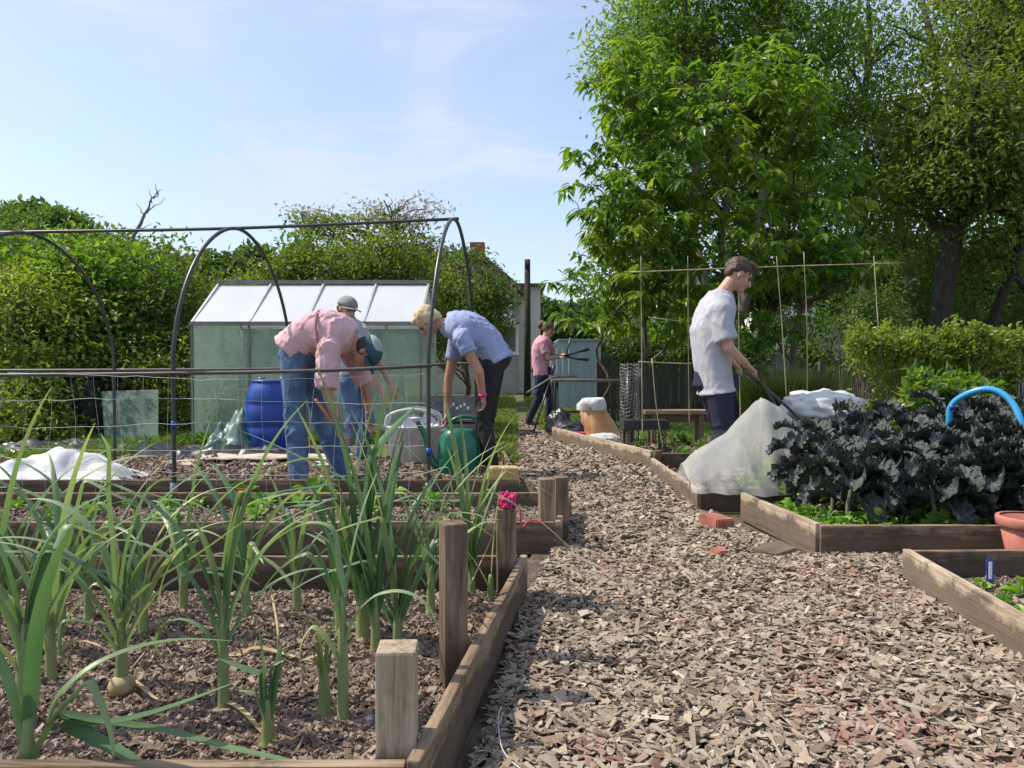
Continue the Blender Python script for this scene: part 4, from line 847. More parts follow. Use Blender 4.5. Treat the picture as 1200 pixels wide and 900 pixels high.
leek(gb(402, 846), .3, 4, .34, 'tall yellowing leek stem right of centre beside the near post', 5, az=.3, splay=.2, hue=.65, r0=.013, w=.02, extra=(
    ([(404, 700, 1.75), (396, 660, 1.76), (389, 622, 1.77), (365, 614, 1.78), (336, 624, 1.78), (306, 651, 1.78), (287, 697, 1.78)], .022, .5),))
leek(gb(380, 832), .12, 5, .2, 'short leek with split yellow tips in front of the tall yellowing stem', 6, az=.1, splay=.18, hue=.75, w=.022, bendr=(.0, .4))
leek(gb(314, 872), .1, 4, .19, 'small dark green leek close to the front board', 7, az=.4, splay=.14, hue=.15, w=.026, bendr=(0, .3))
leek(gb(466, 756), .12, 9, .62, 'bushy leek with dark fanned leaves behind the near post', 8, az=.15, splay=.5, hue=.18, w=.026, bendr=(.2, 1.2), extra=(
    ([(467, 745, 2.3), (482, 678, 2.3), (495, 632, 2.28), (522, 604, 2.25), (560, 604, 2.2), (575, 618, 2.2)], .024, .45), ([(463, 745, 2.3), (445, 700, 2.3), (418, 650, 2.3), (378, 612, 2.3)], .022, .3)))
leek(gb(425, 748), .2, 8, .66, 'tallest upright clump of leek leaves in the middle of the bed', 9, az=.2, splay=.16, hue=.15, w=.03, bendr=(.05, .8), r0=.02)
leek(gb(440, 762), .16, 6, .58, 'upright leek crowded against the tallest clump on its near side', 10, az=.5, splay=.2, hue=.2, w=.028, bendr=(.1, .7))
leek(gb(398, 742), .18, 5, .54, 'upright leek crowded against the tallest clump on its left side', 11, az=-.2, splay=.22, hue=.28, w=.026, bendr=(.1, 1.4))
leek(gb(553, 696), .14, 9, .58, 'leek with a yellow base and a spray of thin leaves beside the middle post', 12, az=.3, splay=.2, hue=.3, w=.022, bendr=(.1, .9))
leek(gb(538, 700), .14, 6, .5, 'thinner leek just left of the spray by the middle post', 13, az=.1, splay=.22, hue=.35, w=.018, bendr=(.1, 1.0))
leek(gb(575, 706), .1, 2, .35, 'single brown bent leek stalk by the far post', 14, az=.2, splay=.4, hue=.95, w=.012, bendr=(.2, .6))
for k, (px, py, lab, hue, L, sp) in enumerate(((-5, 760, 'leek cut by the left edge of the view, leaves leaning right', .3, .62, .4), (18, 735, 'leek behind the stout one at the left edge', .2, .6, .3), (72, 742, 'leek with long straight leaf leaning over the soil at the left', .25, .62, .35), (104, 722, 'slim leek between the two left onions', .4, .55, .4),
        (215, 716, 'slim leek with drooping leaves left of the bare yellow stem', .45, .5, .5), (288, 722, 'slim leek right behind the bare yellow stem', .35, .5, .35), (348, 718, 'slim leek midway between bare stem and tallest clump', .35, .42, .5), (168, 742, 'slim leek just right of the dry bulb', .5, .48, .4), (505, 716, 'slim leek in front of the back board between the two clumps', .4, .45, .4), (60, 795, 'yellowing leek in front of the straight-leaved one at the left', .6, .5, .45))):
    leek(gb(px, py), .16, 6, L, lab, 30+k, splay=sp, hue=hue, w=.022, bendr=(.3, 2.0))
# fallen dry leaves and a twig on the soil
LV = 'dry fallen leaves on the leek bed'
for k, (pts, lab) in enumerate((([(150, 800), (165, 815), (190, 828), (215, 822)], 'curled dry leaf at the foot of the dry onion'), ([(265, 828), (285, 845), (310, 868), (322, 880)], 'straw-coloured fallen leaf running from the bare stem to the front'), ([(345, 775), (300, 768), (280, 772), (250, 775)], 'yellow fallen leaf lying across the soil in the middle'), ([(410, 775), (390, 772), (350, 780)], 'yellow leaf piece right of the other one in the middle'), ([(60, 775), (95, 760), (140, 770), (180, 755)], 'pale dead leaf strip at the left'))):
    P = [G(a, b, S)+(0, 0, .012+.01*(j % 2)) for j, (a, b) in enumerate(pts)]; mb = MB(); strap(mb, P, .016, .5, fold=.4, tw=.5); tag(mb.build('fallen_leaf', M['dry'], None, True), lab, 'leaf', LV)
mb = MB(); tube(mb, catmull([gb(326, 775), gb(326, 775)+(0, 0, .09), gb(320, 740)+(.0, 0, .1), gb(317, 735)+(0, 0, .14)], 14), .004, 6); tag(mb.build('twig', M['dry'], None, True), 'bare pale dry stalk standing in the middle of the leek bed', 'twig')

# ---------------------------------------------------------------- leaf sets
def leafmesh(mb, C, Dr, Nn, L, W, rnd, bendf=.18):
    """diamond leaves folded along the midrib: base C, direction Dr, normal Nn"""
    n = len(C); Dr = Dr/(np.linalg.norm(Dr, axis=1)[:, None]+1e-9); s = np.cross(Dr, Nn); s /= np.linalg.norm(s, axis=1)[:, None]+1e-9; u = np.cross(s, Dr)
    L = L[:, None]; W = W[:, None]
    b = C; m1 = C+Dr*L*.45-s*W*.5+u*W*bendf; m2 = C+Dr*L*.45+s*W*.5+u*W*bendf; tp = C+Dr*L-u*L*.08
    V = np.stack([b, m1, tp, m2], 1).reshape(-1, 3); k = np.arange(n)*4
    T = np.concatenate([np.stack([k, k+1, k+2], -1), np.stack([k, k+2, k+3], -1)])
    mb.add(V, None, T, np.repeat(rnd, 4))
def leaf6(mb, C, Dr, Nn, L, W, rnd, droop=.25):
    """longer leaves: six corners plus midrib, bent downwards"""
    n = len(C); Dr = Dr/(np.linalg.norm(Dr, axis=1)[:, None]+1e-9); s = np.cross(Dr, Nn); s /= np.linalg.norm(s, axis=1)[:, None]+1e-9; u = np.cross(s, Dr)
    L = L[:, None]; W = W[:, None]; g = np.array([0, 0, -1.])
    pt = lambda t, sd, w: C+Dr*L*t+g*L*droop*t*t+s*W*sd*w+u*W*abs(sd)*.22
    V = np.stack([pt(0, 0, 0), pt(.3, -.5, .85), pt(.3, 0, 0), pt(.3, .5, .85), pt(.65, -.5, .9), pt(.65, 0, 0), pt(.65, .5, .9), pt(1, 0, 0)], 1).reshape(-1, 3); k = np.arange(n)*8
    T = np.concatenate([np.stack([k+a, k+b, k+c], -1) for a, b, c in ((0, 1, 2), (0, 2, 3), (4, 7, 5), (5, 7, 6))]); Q = np.concatenate([np.stack([k+1, k+4, k+5, k+2], -1), np.stack([k+2, k+5, k+6, k+3], -1)])
    mb.add(V, Q, T, np.repeat(rnd, 8))
def rosette(name, c, rad, h, n, mat, label, cat, group, seed, lw=.4, droop=.5, stem=True):
    r = np.random.default_rng(seed); t = empty(name, c, label, cat, group)
    az = r.uniform(0, 6.283, n); el = r.uniform(.15, 1.35, n); d = np.stack([np.cos(az)*np.cos(el), np.sin(az)*np.cos(el), np.sin(el)], -1)
    st = r.uniform(.1, .55, n)[:, None]*h; C = np.array(c)+d*st*(.5, .5, 1.1); L = rad*r.uniform(.6, 1.15, n)
    mb = MB(); leaf6(mb, C, d+(0, 0, .15), np.tile((0, 0, 1.), (n, 1))+r.normal(0, .3, (n, 3)), L, L*lw*r.uniform(.7, 1.2, n), r.random(n), droop); mb.build('leaves', mat, t, True)
    if stem:
        mb = MB(); [tube(mb, [np.array(c)-(0, 0, .01), C[k]], [.004, .002], 5) for k in range(0, n, max(1, n//7))]; mb.build('stalks', M['leek_stem'], t, True)
    return t
# seedlings in second & third bed
GS = 'young green plants in the second left bed'
r = np.random.default_rng(77)
for k, (px, py, h) in enumerate(((105, 612, .1), (118, 600, .08), (195, 610, .12), (205, 625, .1), (300, 612, .1), (312, 600, .12), (352, 600, .1), (368, 585, .16), (232, 596, .07), (60, 610, .08), (285, 585, .1), (438, 612, .13), (460, 590, .12), (505, 600, .12), (545, 590, .1), (150, 596, .07), (20, 600, .08))):
    g = G(px, py, .07); rosette('seedling', (g[0], g[1], .07), h*1.0, h*1.3, 16, M['salad'], 'small bright green leafy seedling in the second left raised bed', 'seedling', GS, 100+k, .5)
# salad and weeds round the kale
GK = 'pale green leafy plants along the kale bed boards'
for k in range(26):
    u = k/25; x = 1.57+u*1.55+r.normal(0, .02) if k < 17 else 1.53+.04*r.random(); y = 3.7+r.uniform(0, .1) if k < 17 else 3.65+(k-17)*.085
    rosette('salad_plant', (x, y, .06), .075*r.uniform(.7, 1.3), .19*r.uniform(.6, 1.1), 40, M['salad'], 'low pale green leafy plant just inside the boards of the kale bed', 'salad plant', GK, 200+k, .55, .6)
for k, (px, py, Y, h, lab) in enumerate(((1075, 500, 5.0, .34, 'bright green broad-leaved plant behind the kale, left of the hose'), (1115, 485, 5.2, .3, 'green leafy plant under the left foot of the blue hose'), (1030, 520, 4.6, .2, 'green leafy plant between the front kale heads'), (1170, 590, 3.85, .17, 'yellow-green leafy plant at the right end of the kale bed'), (1195, 560, 3.9, .2, 'taller green leafy plant by the right foot of the blue hose'), (985, 510, 4.9, .25, 'green plant between the fleece and the kale'))):
    c = D(px, py, Y); rosette('leafy_plant', (c[0], c[1], .07), h*.5, max(.1, c[2]-.02), 60, M['salad'], lab, 'plant', None, 260+k, .5, .5)
rosette('leafy_plant', (1.62, 4.88, .07), .22, .33, 60, M['salad'], 'green leafy plant growing under the white fleece tent', 'plant', None, 299, .5, .7)
rosette('leafy_plant', (1.9, 4.85, .07), .14, .15, 50, M['kale'], 'dark leafy plant under the right side of the fleece tent', 'plant', None, 298, .5, .7)
for k, (px, py, h, lab) in enumerate(((1178, 712, .07, 'yellow-green seedling beside the plant label'), (1198, 700, .09, 'larger yellow-green leafy plant at the right edge of the near bed'), (1150, 690, .045, 'tiny yellow-green sprout left of the plant label'))):
    g = G(px, py, .05); rosette('seedling', (g[0], g[1], .05), h, h, 18, M['salad'], lab, 'seedling', None, 320+k, .6)
GF = 'low green plants in the far right bed'
for k in range(16):
    x = 1.2+r.uniform(0, .9); y = r.uniform(6.9, 9); rosette('leafy_plant', (x, y, .06), .11*r.uniform(.7, 1.4), .16, 26, M['salad'] if k % 3 else M['weed'], 'low green leafy plant in the far right bed', 'plant', GF, 400+k, .45, .6)
# ---------------------------------------------------------------- kale
def kale_leaf(mb, base, az, L, a0, bend, w, seed):
    nu, nv = 52, 19; P = catmull(leekpath(base, az, L, a0, bend, 1.5, n=8), nu); tg = np.gradient(P, axis=0); tg /= np.linalg.norm(tg, axis=1)[:, None]
    s0 = np.array([-math.sin(az), math.cos(az), 0]); t = np.linspace(0, 1, nu)[:, None]; v = np.linspace(-1, 1, nv)[None]
    ww = w*(np.clip(np.sin(np.clip((t-.25)/.75, 0, 1)**1.25*math.pi), 0, 1)**.5)*.5+.003; e = np.abs(v)**2; s0n = s0-tg*(tg@s0)[:, None]; u_ = np.cross(s0, tg)
    q = np.stack([t*L*1+0*v, v*ww+0*t, 0*t+0*v+seed], -1); bl = .007*nz(q, 110, seed)+.009*np.abs(nz(q, 190, seed+2))
    fr = ww*e*(.16*np.sin(t*55+v*2.5+seed)+.2*np.sin(t*97+seed*3-v*4))
    V = P[:, None]+s0n[:, None]*(ww*v*(1-.2*e))[..., None]+u_[:, None]*(bl*np.minimum(1, ww/.02)+fr-ww*.75*v*v)[..., None]+tg[:, None]*(ww*e*.22*np.sin(t*71+seed*2+3*v))[..., None]
    i = np.arange(nu*nv).reshape(nu, nv); mb.add(V.reshape(-1, 3), np.stack([i[:-1, :-1], i[:-1, 1:], i[1:, 1:], i[1:, :-1]], -1).reshape(-1, 4), a=random.random())
GKL = 'dark curly kale plants massed in the right raised bed'
kl = [(975, 560, 4.25, .52, 'leftmost'), (1000, 585, 3.95, .40, ''), (1045, 560, 4.15, .50, ''), (1060, 520, 4.6, .58, ''), (1098, 600, 3.8, .37, ''), (1090, 540, 4.2, .55, ''), (1130, 545, 4.0, .52, ''), (1150, 500, 4.5, .66, ''), (1180, 520, 4.2, .66, ''), (1160, 560, 3.85, .47, ''), (1205, 540, 3.9, .6, ''), (1010, 520, 4.6, .56, ''), (1110, 505, 4.7, .62, ''), (1235, 520, 4.1, .6, ''), (950, 545, 4.5, .42, ''), (1220, 580, 3.75, .42, '')]
for k, (px, py, Y, h, _l) in enumerate(kl):
    r = np.random.default_rng(500+k); x = (px-600)/F*Y; h = h0 = (h+.03)*(1.12 if Y > 4.3 else 1.0); t = empty('kale_plant', (x, Y, .05), 'dark purple-black curly kale plant in the crowded kale bed', 'kale', GKL)
    mb = MB(); tube(mb, catmull([(x, Y, .03), (x+r.normal(0, .02), Y, h*.35), (x+r.normal(0, .02), Y+r.normal(0, .02), h*.72)], 10), np.linspace(.016, .011, 10), 8); mb.build('stem', M['kale_stem'], t, True)
    mb = MB()
    for q in range(15):
        u = q/14; h = h0; az = q*2.4+r.normal(0, .2); kale_leaf(mb, (x, Y, h*(.28+.45*u)), az, (.34-.06*u)*r.uniform(.85, 1.15), .55*(1-u)**.8+.1, r.uniform(2.2, 3.0)*(1-.3*u), r.uniform(.10, .145), r.uniform(0, 50))
    mb.build('leaves', M['kale'], t, True)

for k, (px, py, Y) in enumerate(((1030, 545, 4.35), (1075, 575, 3.95), (1120, 520, 4.4), (1150, 575, 3.9), (990, 530, 4.4), (1185, 500, 4.4), (1020, 590, 3.9))):
    c = D(px, py, Y); rosette('leafy_plant', (c[0], c[1], .07), .13, max(.12, c[2]-.02), 40, M['salad'], 'bright green leaves pushing up between the dark kale heads', 'plant', 'green leaves between the kale', 270+k, .5, .5)
# ---------------------------------------------------------------- grass
def grass(name, regions, n, h, label, seed, zb=-.012, mat=None):
    r = np.random.default_rng(seed); C = []
    for (x0, x1, y0, y1, wgt) in regions:
        m = int(n*wgt); C.append(np.stack([r.uniform(x0, x1, m), r.uniform(y0, y1, m)], -1))
    C = np.concatenate(C); pn = nz(np.stack([C[:, 0], C[:, 1], 0*C[:, 0]], -1), .9); k = (~inpath(C[:, 0], C[:, 1])) & (pn > -.55); C = C[k]; pn = pn[k]; n = len(C)
    C = np.concatenate([C, np.full((n, 1), zb)], 1); az = r.uniform(0, 6.28, n); d = np.stack([np.cos(az)*.5, np.sin(az)*.5, np.ones(n)*r.uniform(.4, 1.2, n)], -1)
    L = h*r.uniform(.4, 1.2, n)*(1+.5*pn); mb = MB(); leaf6(mb, C, d, np.stack([np.cos(az+1.5), np.sin(az+1.5), 0*az], -1), L, np.full(n, .012)*(1+C[:, 1]/9), r.random(n), .3)
    tag(mb.build(name, mat or M['grass']), label, 'grass', kind='stuff')
grass('grass', [(-.5, 1.0, 9.2, 14, .2), (-.4, .1, 6.8, 12, .15), (-9, .2, 11.3, 22, .25), (.5, 6, 10, 16, .3), (-1, 3, 12, 24, .2)], 52000, .2, 'rough green grass beyond the beds', 5)
grass('weeds', [(-7, -3.8, 7, 11, .5), (-3.8, -.2, 9, 9.4, .1), (.8, 3.2, 8.2, 11.5, .35), (2.4, 5, 5.2, 8, .3)], 26000, .2, 'patchy weeds around the greenhouse and the far beds', 6, mat=M['weed'])
# reed-like tuft
r = np.random.default_rng(3)
for k, (px, lab) in enumerate(((905, 'left of two tall clumps of pale reedy grass behind the young man'), (950, 'right of two tall clumps of pale reedy grass behind the young man'))):
    c = D(px, 480, 10.6); n = 700; t = empty('reed_clump', (c[0], c[1], 0), lab, 'grass clump')
    az = r.uniform(0, 6.28, n); rad = r.uniform(0, .32, n); C = np.stack([c[0]+np.cos(az)*rad, c[1]+np.sin(az)*rad, 0*az], -1); d = np.stack([np.cos(az)*.3, np.sin(az)*.3, np.ones(n)], -1)
    mb = MB(); leaf6(mb, C, d, np.stack([-np.sin(az), np.cos(az), 0*az], -1), r.uniform(.7, 1.15, n), np.full(n, .02), r.random(n)*.5+.4, .12); mb.build('blades', M['grass'], t)
# ---------------------------------------------------------------- trees, bushes, hedges
def branch(mb, a, b, r0, r1, wob, r, n=7, seg=6):
    a = np.array(a, float); b = np.array(b, float); L = np.linalg.norm(b-a); P = [a+(b-a)*t+r.normal(0, 1, 3)*wob*L*math.sin(t*math.pi)+np.array([0, 0, .06*L*math.sin(t*math.pi)]) for t in np.linspace(0, 1, n)]
    C = catmull(P, n*2); tube(mb, C, np.linspace(r0, r1, n*2), seg, cap=False); return C
def crown_points(lobes, ncl, r, shell=.55):
    """clump centres spread through lobes (x, y, z, rx, ry, rz, weight)"""
    w_ = np.array([l[3]*l[4]*l[5] for l in lobes])**.75; w_ /= w_.sum(); k = r.choice(len(lobes), ncl, p=w_); Lb = np.array([l[:6] for l in lobes])[k]
    d = r.normal(size=(ncl, 3)); d /= np.linalg.norm(d, axis=1)[:, None]; rad = shell+(1-shell)*r.random(ncl)**.7; rad *= 1+.34*nz(d*2.2+Lb[:, :3], 1.9, 3)+.12*r.normal(size=ncl)*(r.random(ncl) < .2)
    return Lb[:, :3]+d*rad[:, None]*Lb[:, 3:6], d
def tree(name, base, lobes, ncl, per, clr, leaf, mat, label, cat, group=None, seed=1, trunk=.1, trunks=None, nbr=26, shell=.5, droop=.3, wl=.5, kind6=False, bark=None, flat=.5, thr=-.3, whorl=False, twigs=60, cut=None):
    r = np.random.default_rng(seed); t = empty(name, base, label, cat, group); base = np.array(base, float)
    P, d = crown_points(lobes, ncl, r, shell)
    keep = P[:, 2] > .12; P, d = P[keep], d[keep]
    gap = nz(P, 1.1/max(.6, np.mean([l[3] for l in lobes])*.6), seed) ; keep = gap > thr; P, d = P[keep], d[keep]; m = len(P)
    top = max(l[2]+l[5]*.6 for l in lobes); cx = np.mean([l[0] for l in lobes]); cy = np.mean([l[1] for l in lobes])
    mb = MB(); stems = trunks or [(base, (cx, cy, top), trunk)]; SP = []
    for (a, b, tr) in stems: SP.append(branch(mb, a, b, tr, tr*.22, .035, r, 9, 10))
    mb.build('trunk', bark or M['bark'], t, True)
    mb = MB(); allS = np.concatenate(SP)
    sel = r.choice(m, min(nbr, m), replace=False); BP = []
    for i in sel:
        q = P[i]; c_ = allS[(allS[:, 2] < q[2]-.05*(top)) | (allS[:, 2] < allS[:, 2].min()+.4)]; s = c_[np.argmin(np.linalg.norm(c_-q, axis=1)+ .5*np.abs(c_[:, 2]-q[2]+np.linalg.norm(c_[:, :2]-q[:2], axis=1)*.7))]
        BP.append(branch(mb, s, q, trunk*.3, trunk*.07, .05, r, 6, 5))
    AB = np.concatenate(BP+[allS])
    for i in r.choice(m, min(twigs, m), replace=False):
        q = P[i]; s = AB[np.argmin(np.linalg.norm(AB-q, axis=1))]; branch(mb, s, q, trunk*.08, trunk*.03, .05, r, 4, 4)
    mb.build('limbs', bark or M['bark'], t, True)
    mb = MB(); n = m*per; K = np.repeat(np.arange(m), per); cd = d[K]
    off = np.clip(r.normal(size=(n, 3)), -1.7, 1.7)*(clr, clr, clr*flat); rn = np.clip(np.repeat(r.random(m), per)*.5+r.random(n)*.5, 0, 1)
    if whorl:
        az = r.uniform(0, 6.283, n); out = np.stack([np.cos(az), np.sin(az), r.uniform(-.5, .35, n)], -1); C = P[K]+off*.22+out*.01; dr = out+cd*.3; L = leaf*r.uniform(.7, 1.2, n)
        leaf6(mb, C, dr, np.tile((0, 0, 1.), (n, 1))+r.normal(0, .35, (n, 3)), L, L*wl, rn, droop)
    else:
        C = P[K]+off; dr = cd*.5+r.normal(size=(n, 3))*.7+np.array([0, 0, -droop]); L = leaf*r.uniform(.5, 1.45, n)
        leafmesh(mb, C, dr, np.tile((0, 0, 1.), (n, 1))*.8+cd*.5+r.normal(0, .5, (n, 3)), L, L*wl, rn)
    mb.build('crown', mat, t, False)
    return t
def lobes_at(specs):
    """(px, py, distance, width px, height px, depth m) -> lobes"""
    out = []
    for px, py, Y, w_, h, dp in specs:
        c = D(px, py, Y); out.append((c[0], c[1], c[2], w_/2*Y/F, dp/2, h/2*Y/F))
    return out
B0 = lambda px, Y: (D(px, 432, Y)[0], Y, 0.)
# chestnut sapling-tree in the middle right
tree('chestnut_tree', B0(840, 11.0), lobes_at([(700, 330, 10.6, 120, 70, 2), (730, 250, 10.6, 150, 120, 2.2), (745, 115, 11, 120, 150, 2), (870, 85, 11.2, 110, 90, 1.8), (720, 190, 10.8, 120, 90, 1.8), (800, 180, 11, 170, 200, 2.6), (880, 160, 11, 140, 180, 2.6), (930, 120, 11.2, 90, 110, 1.8), (850, 290, 10.8, 240, 130, 2.8), (960, 230, 11.2, 110, 160, 2.2), (970, 310, 10.8, 130, 80, 2), (770, 340, 10.4, 150, 80, 1.8), (690, 372, 10.6, 70, 40, 1.2), (850, 380, 11, 200, 50, 2)]),
     1350, 11, .14, .18, M['chest'], 'large chestnut tree with long glossy drooping leaves behind the young man', 'tree', None, 11, trunk=.1, trunks=[(B0(752, 11), D(760, 180, 11), .05), (B0(845, 11), D(855, 80, 11.2), .07), (B0(935, 11.2), D(925, 170, 11.2), .05), (B0(700, 10.9), D(705, 300, 10.8), .03)], nbr=50, shell=.35, droop=.55, wl=.36, whorl=True, twigs=160)
GT = 'tall trees behind the chestnut'
tree('ash_tree', B0(790, 19), lobes_at([(750, 60, 19, 110, 150, 4), (800, 20, 19, 170, 180, 4), (870, 60, 19, 160, 160, 4), (940, 40, 19, 130, 140, 4), (820, -80, 19, 200, 120, 4), (760, 140, 19, 90, 110, 3), (900, -60, 19, 150, 120, 4)]),
     1150, 30, .34, .16, M['l_ash'], 'tall feathery tree rising above the chestnut at its left', 'tree', GT, 12, trunk=.2, trunks=[(B0(830, 19), D(800, -40, 19), .2), (B0(850, 19), D(900, -60, 19), .18)], nbr=50, shell=.3, droop=.3, wl=.35, twigs=160)
tree('ash_tree', B0(1000, 21), lobes_at([(1000, 100, 21, 140, 150, 4), (1010, -10, 21, 70, 110, 3), (980, 180, 20, 160, 120, 4), (1040, 230, 20, 140, 130, 4), (1090, 60, 21, 110, 60, 3), (1060, 150, 20, 140, 90, 4), (930, 130, 20, 100, 90, 3)]),
     800, 30, .36, .16, M['l_ash'], 'feathery tree with bare upper limbs against the sky, above and right of the chestnut', 'tree', GT, 13, trunk=.2, trunks=[(B0(1010, 21), D(1015, 10, 21), .18), (B0(1060, 21), D(1080, -20, 21), .2)], nbr=50, shell=.3, droop=.3, wl=.35, twigs=120)
tree('oak_tree', B0(1118, 17.5), lobes_at([(1110, 130, 16.5, 150, 110, 3.5), (1160, 170, 16.5, 150, 120, 3.5), (1190, 90, 17, 110, 120, 4), (1120, 220, 17, 190, 80, 4), (1220, 200, 17, 160, 150, 4), (1180, 20, 18, 160, 110, 4), (1130, 290, 18, 180, 60, 3)]),
     1150, 28, .34, .14, M['l_olive'], 'broad olive-green tree on a thick dark trunk at the far right', 'tree', GT, 14, trunk=.3, bark=M['bark_dark'], trunks=[(B0(1118, 17.5), D(1130, 60, 17.5), .3), (B0(1150, 18.3), D(1175, 40, 18.3), .14), (B0(1195, 18.6), D(1215, 80, 18.6), .12)], nbr=60, shell=.35, droop=.2, wl=.5, twigs=160)
tree('oak_tree', B0(1230, 24), lobes_at([(1170, -20, 23, 200, 120, 5), (1220, 60, 23, 160, 160, 5), (1190, 260, 24, 190, 120, 5), (1060, 310, 24, 180, 120, 4), (1250, 330, 22, 200, 140, 4)]),
     1700, 14, .32, .2, M['l_dark'], 'dark tree filling the upper right corner behind the olive-green one', 'tree', GT, 15, trunk=.3, bark=M['bark_dark'], nbr=50, shell=.3, wl=.5)
tree('ash_tree', B0(900, 26), lobes_at([(800, 250, 26, 240, 200, 5), (900, 200, 26, 200, 200, 5), (980, 300, 26, 180, 140, 5), (760, 330, 26, 160, 100, 4), (880, 340, 27, 200, 70, 4), (860, 90, 26, 200, 150, 4)]),
     2300, 14, .36, .22, M['l_dark'], 'dark green tree seen through the gaps of the chestnut crown', 'tree', GT, 16, trunk=.2, bark=M['bark_dark'], nbr=40, shell=.2, wl=.5)
GU = 'shaded shrubs under the right-hand trees'
for k, (px, py, Y, w_, h, lab) in enumerate(((1010, 385, 16, 120, 100, 'shaded shrub left of the thick dark trunk'), (1075, 380, 19, 120, 120, 'shaded shrub directly behind the thick dark trunk'), (1180, 370, 20, 160, 110, 'shaded shrub at the far right beyond the golden hedge'), (930, 400, 18, 110, 70, 'shaded shrub behind the reedy grass'), (840, 410, 17, 110, 60, 'shaded shrub behind the board fence, left part'), (760, 405, 16.5, 120, 60, 'shaded shrub beside the end of the grey wall'))):
    tree('shrub', B0(px, Y), lobes_at([(px, py, Y, w_, h, 1.6), (px+w_*.2, py+h*.2, Y-.3, w_*.7, h*.7, 1.2)]), 420, 14, .16, .1, M['l_dark'], lab, 'shrub', GU, 60+k, trunk=.04, nbr=14, shell=.4, twigs=20)
tree('shrub', B0(975, 10.2), lobes_at([(975, 405, 10.2, 50, 40, .5), (970, 440, 10.2, 40, 50, .5)]), 150, 10, .06, .04, M['blossom'], 'small silvery shrub left of the golden hedge', 'shrub', None, 71, trunk=.02, nbr=10, shell=.3, twigs=20)
# golden hedge at the right
t = empty('hedge', (3.9, 7.4, 0), 'bushy yellow-green hedge at the right behind the kale', 'hedge'); r = np.random.default_rng(8)
n = 52000; y = r.uniform(6.6, 8.1, n); x = r.uniform(2.85, 6.4, n)+(y-6.6)*.5; top = 1.1+.12*nz(np.stack([x, y, 0*x], -1), 4)+.24*np.maximum(0, nz(np.stack([x, y, 0*x], -1), 15, 2))**1.3; z = np.where(r.random(n) < .5, top*r.random(n)**.3, top*r.random(n)); face = r.random(n) < .5; y = np.where(face, 6.6+.12*r.random(n)+.08*nz(np.stack([x, z, z], -1), 6), y)
z = np.where(~face, top*(1-.15*r.random(n)**2), z); k = nz(np.stack([x, y, z], -1), 5, 4) > -.38; C = np.stack([x, y, z], -1)[k]; n = len(C)
mb = MB(); leafmesh(mb, C, r.normal(size=(n, 3))*.6+(0, -.25, .5), r.normal(size=(n, 3))+(0, -.3, .6), r.uniform(.035, .07, n), r.uniform(.02, .035, n), r.random(n)); mb.build('foliage', M['l_gold'], t)
mb = MB()
for k in range(220):
    a = np.array([r.uniform(3.0, 6.3), r.uniform(6.7, 7.1), 0]); tube(mb, [a, a+(r.normal(0, .06), r.normal(0, .06), r.uniform(.8, 1.22))], [.008, .003], 4)
mb.build('stems', M['bark'], t)
for k, (px, lab) in enumerate(((1085, 'dark green broad-leaved bush in front of the golden hedge, left'), (1130, 'dark green broad-leaved bush in front of the golden hedge, beside the hose'))):
    tree('bush', B0(px, 6.3), lobes_at([(px, 468, 6.3, 70, 55, .5)]), 170, 12, .06, .08, M['chest'], lab, 'bush', None, 80+k, trunk=.02, nbr=10, shell=.3, twigs=15)
# left hedge bushes
GL = 'bushes of the left-hand hedgerow'
for k, (px, py, Y, w_, h, mt, cl, lf, lab) in enumerate((
        (20, 400, 9.8, 150, 190, 'l_gold', .12, .07, 'bright green bush at the left edge of the hedgerow'), (95, 360, 11.0, 170, 170, 'l_ash', .16, .11, 'rounded coarse-leaved bush behind the left tunnel hoop'),
        (175, 380, 11.5, 130, 210, 'l_dark', .15, .08, 'dense dark bush left of the greenhouse, behind the tall pipe'), (200, 345, 12.5, 100, 120, 'l_olive', .14, .08, 'tall olive bush whose top rises left of the greenhouse roof'),
        (40, 315, 13.5, 170, 110, 'l_dark', .2, .09, 'dark bush towering at the back of the hedgerow, far left'), (130, 455, 10.3, 150, 120, 'l_hedge', .12, .07, 'low bush behind the compost bin'), (205, 450, 10.6, 90, 140, 'l_gold', .1, .05, 'fine-leaved bush against the greenhouse corner'), (10, 480, 8.9, 120, 100, 'l_gold', .11, .07, 'low bright bush at the left edge above the black sheet'),
        (125, 318, 14.5, 150, 80, 'l_olive', .2, .12, 'bush behind the middle of the hedgerow under the dead branch'), (-70, 370, 10.5, 150, 260, 'l_hedge', .15, .08, 'tall bush at the very left edge of the view'))):
    s = Y/F; tree('hedgerow_bush', B0(px, Y), lobes_at([(px, py, Y, w_, h, 1.8), (px-w_*.22, py+h*.3, Y-.2, w_*.7, h*.6, 1.4), (px+w_*.2, py+h*.35, Y-.1, w_*.7, h*.6, 1.4), (px+w_*.1, py-h*.2, Y+.2, w_*.5, h*.5, 1)]), int(430*max(.5, w_*h/25000)), 26, cl*1.35, lf*1.1, M[mt], lab, 'bush', GL, 90+k, trunk=.04, nbr=20, shell=.35, twigs=40)
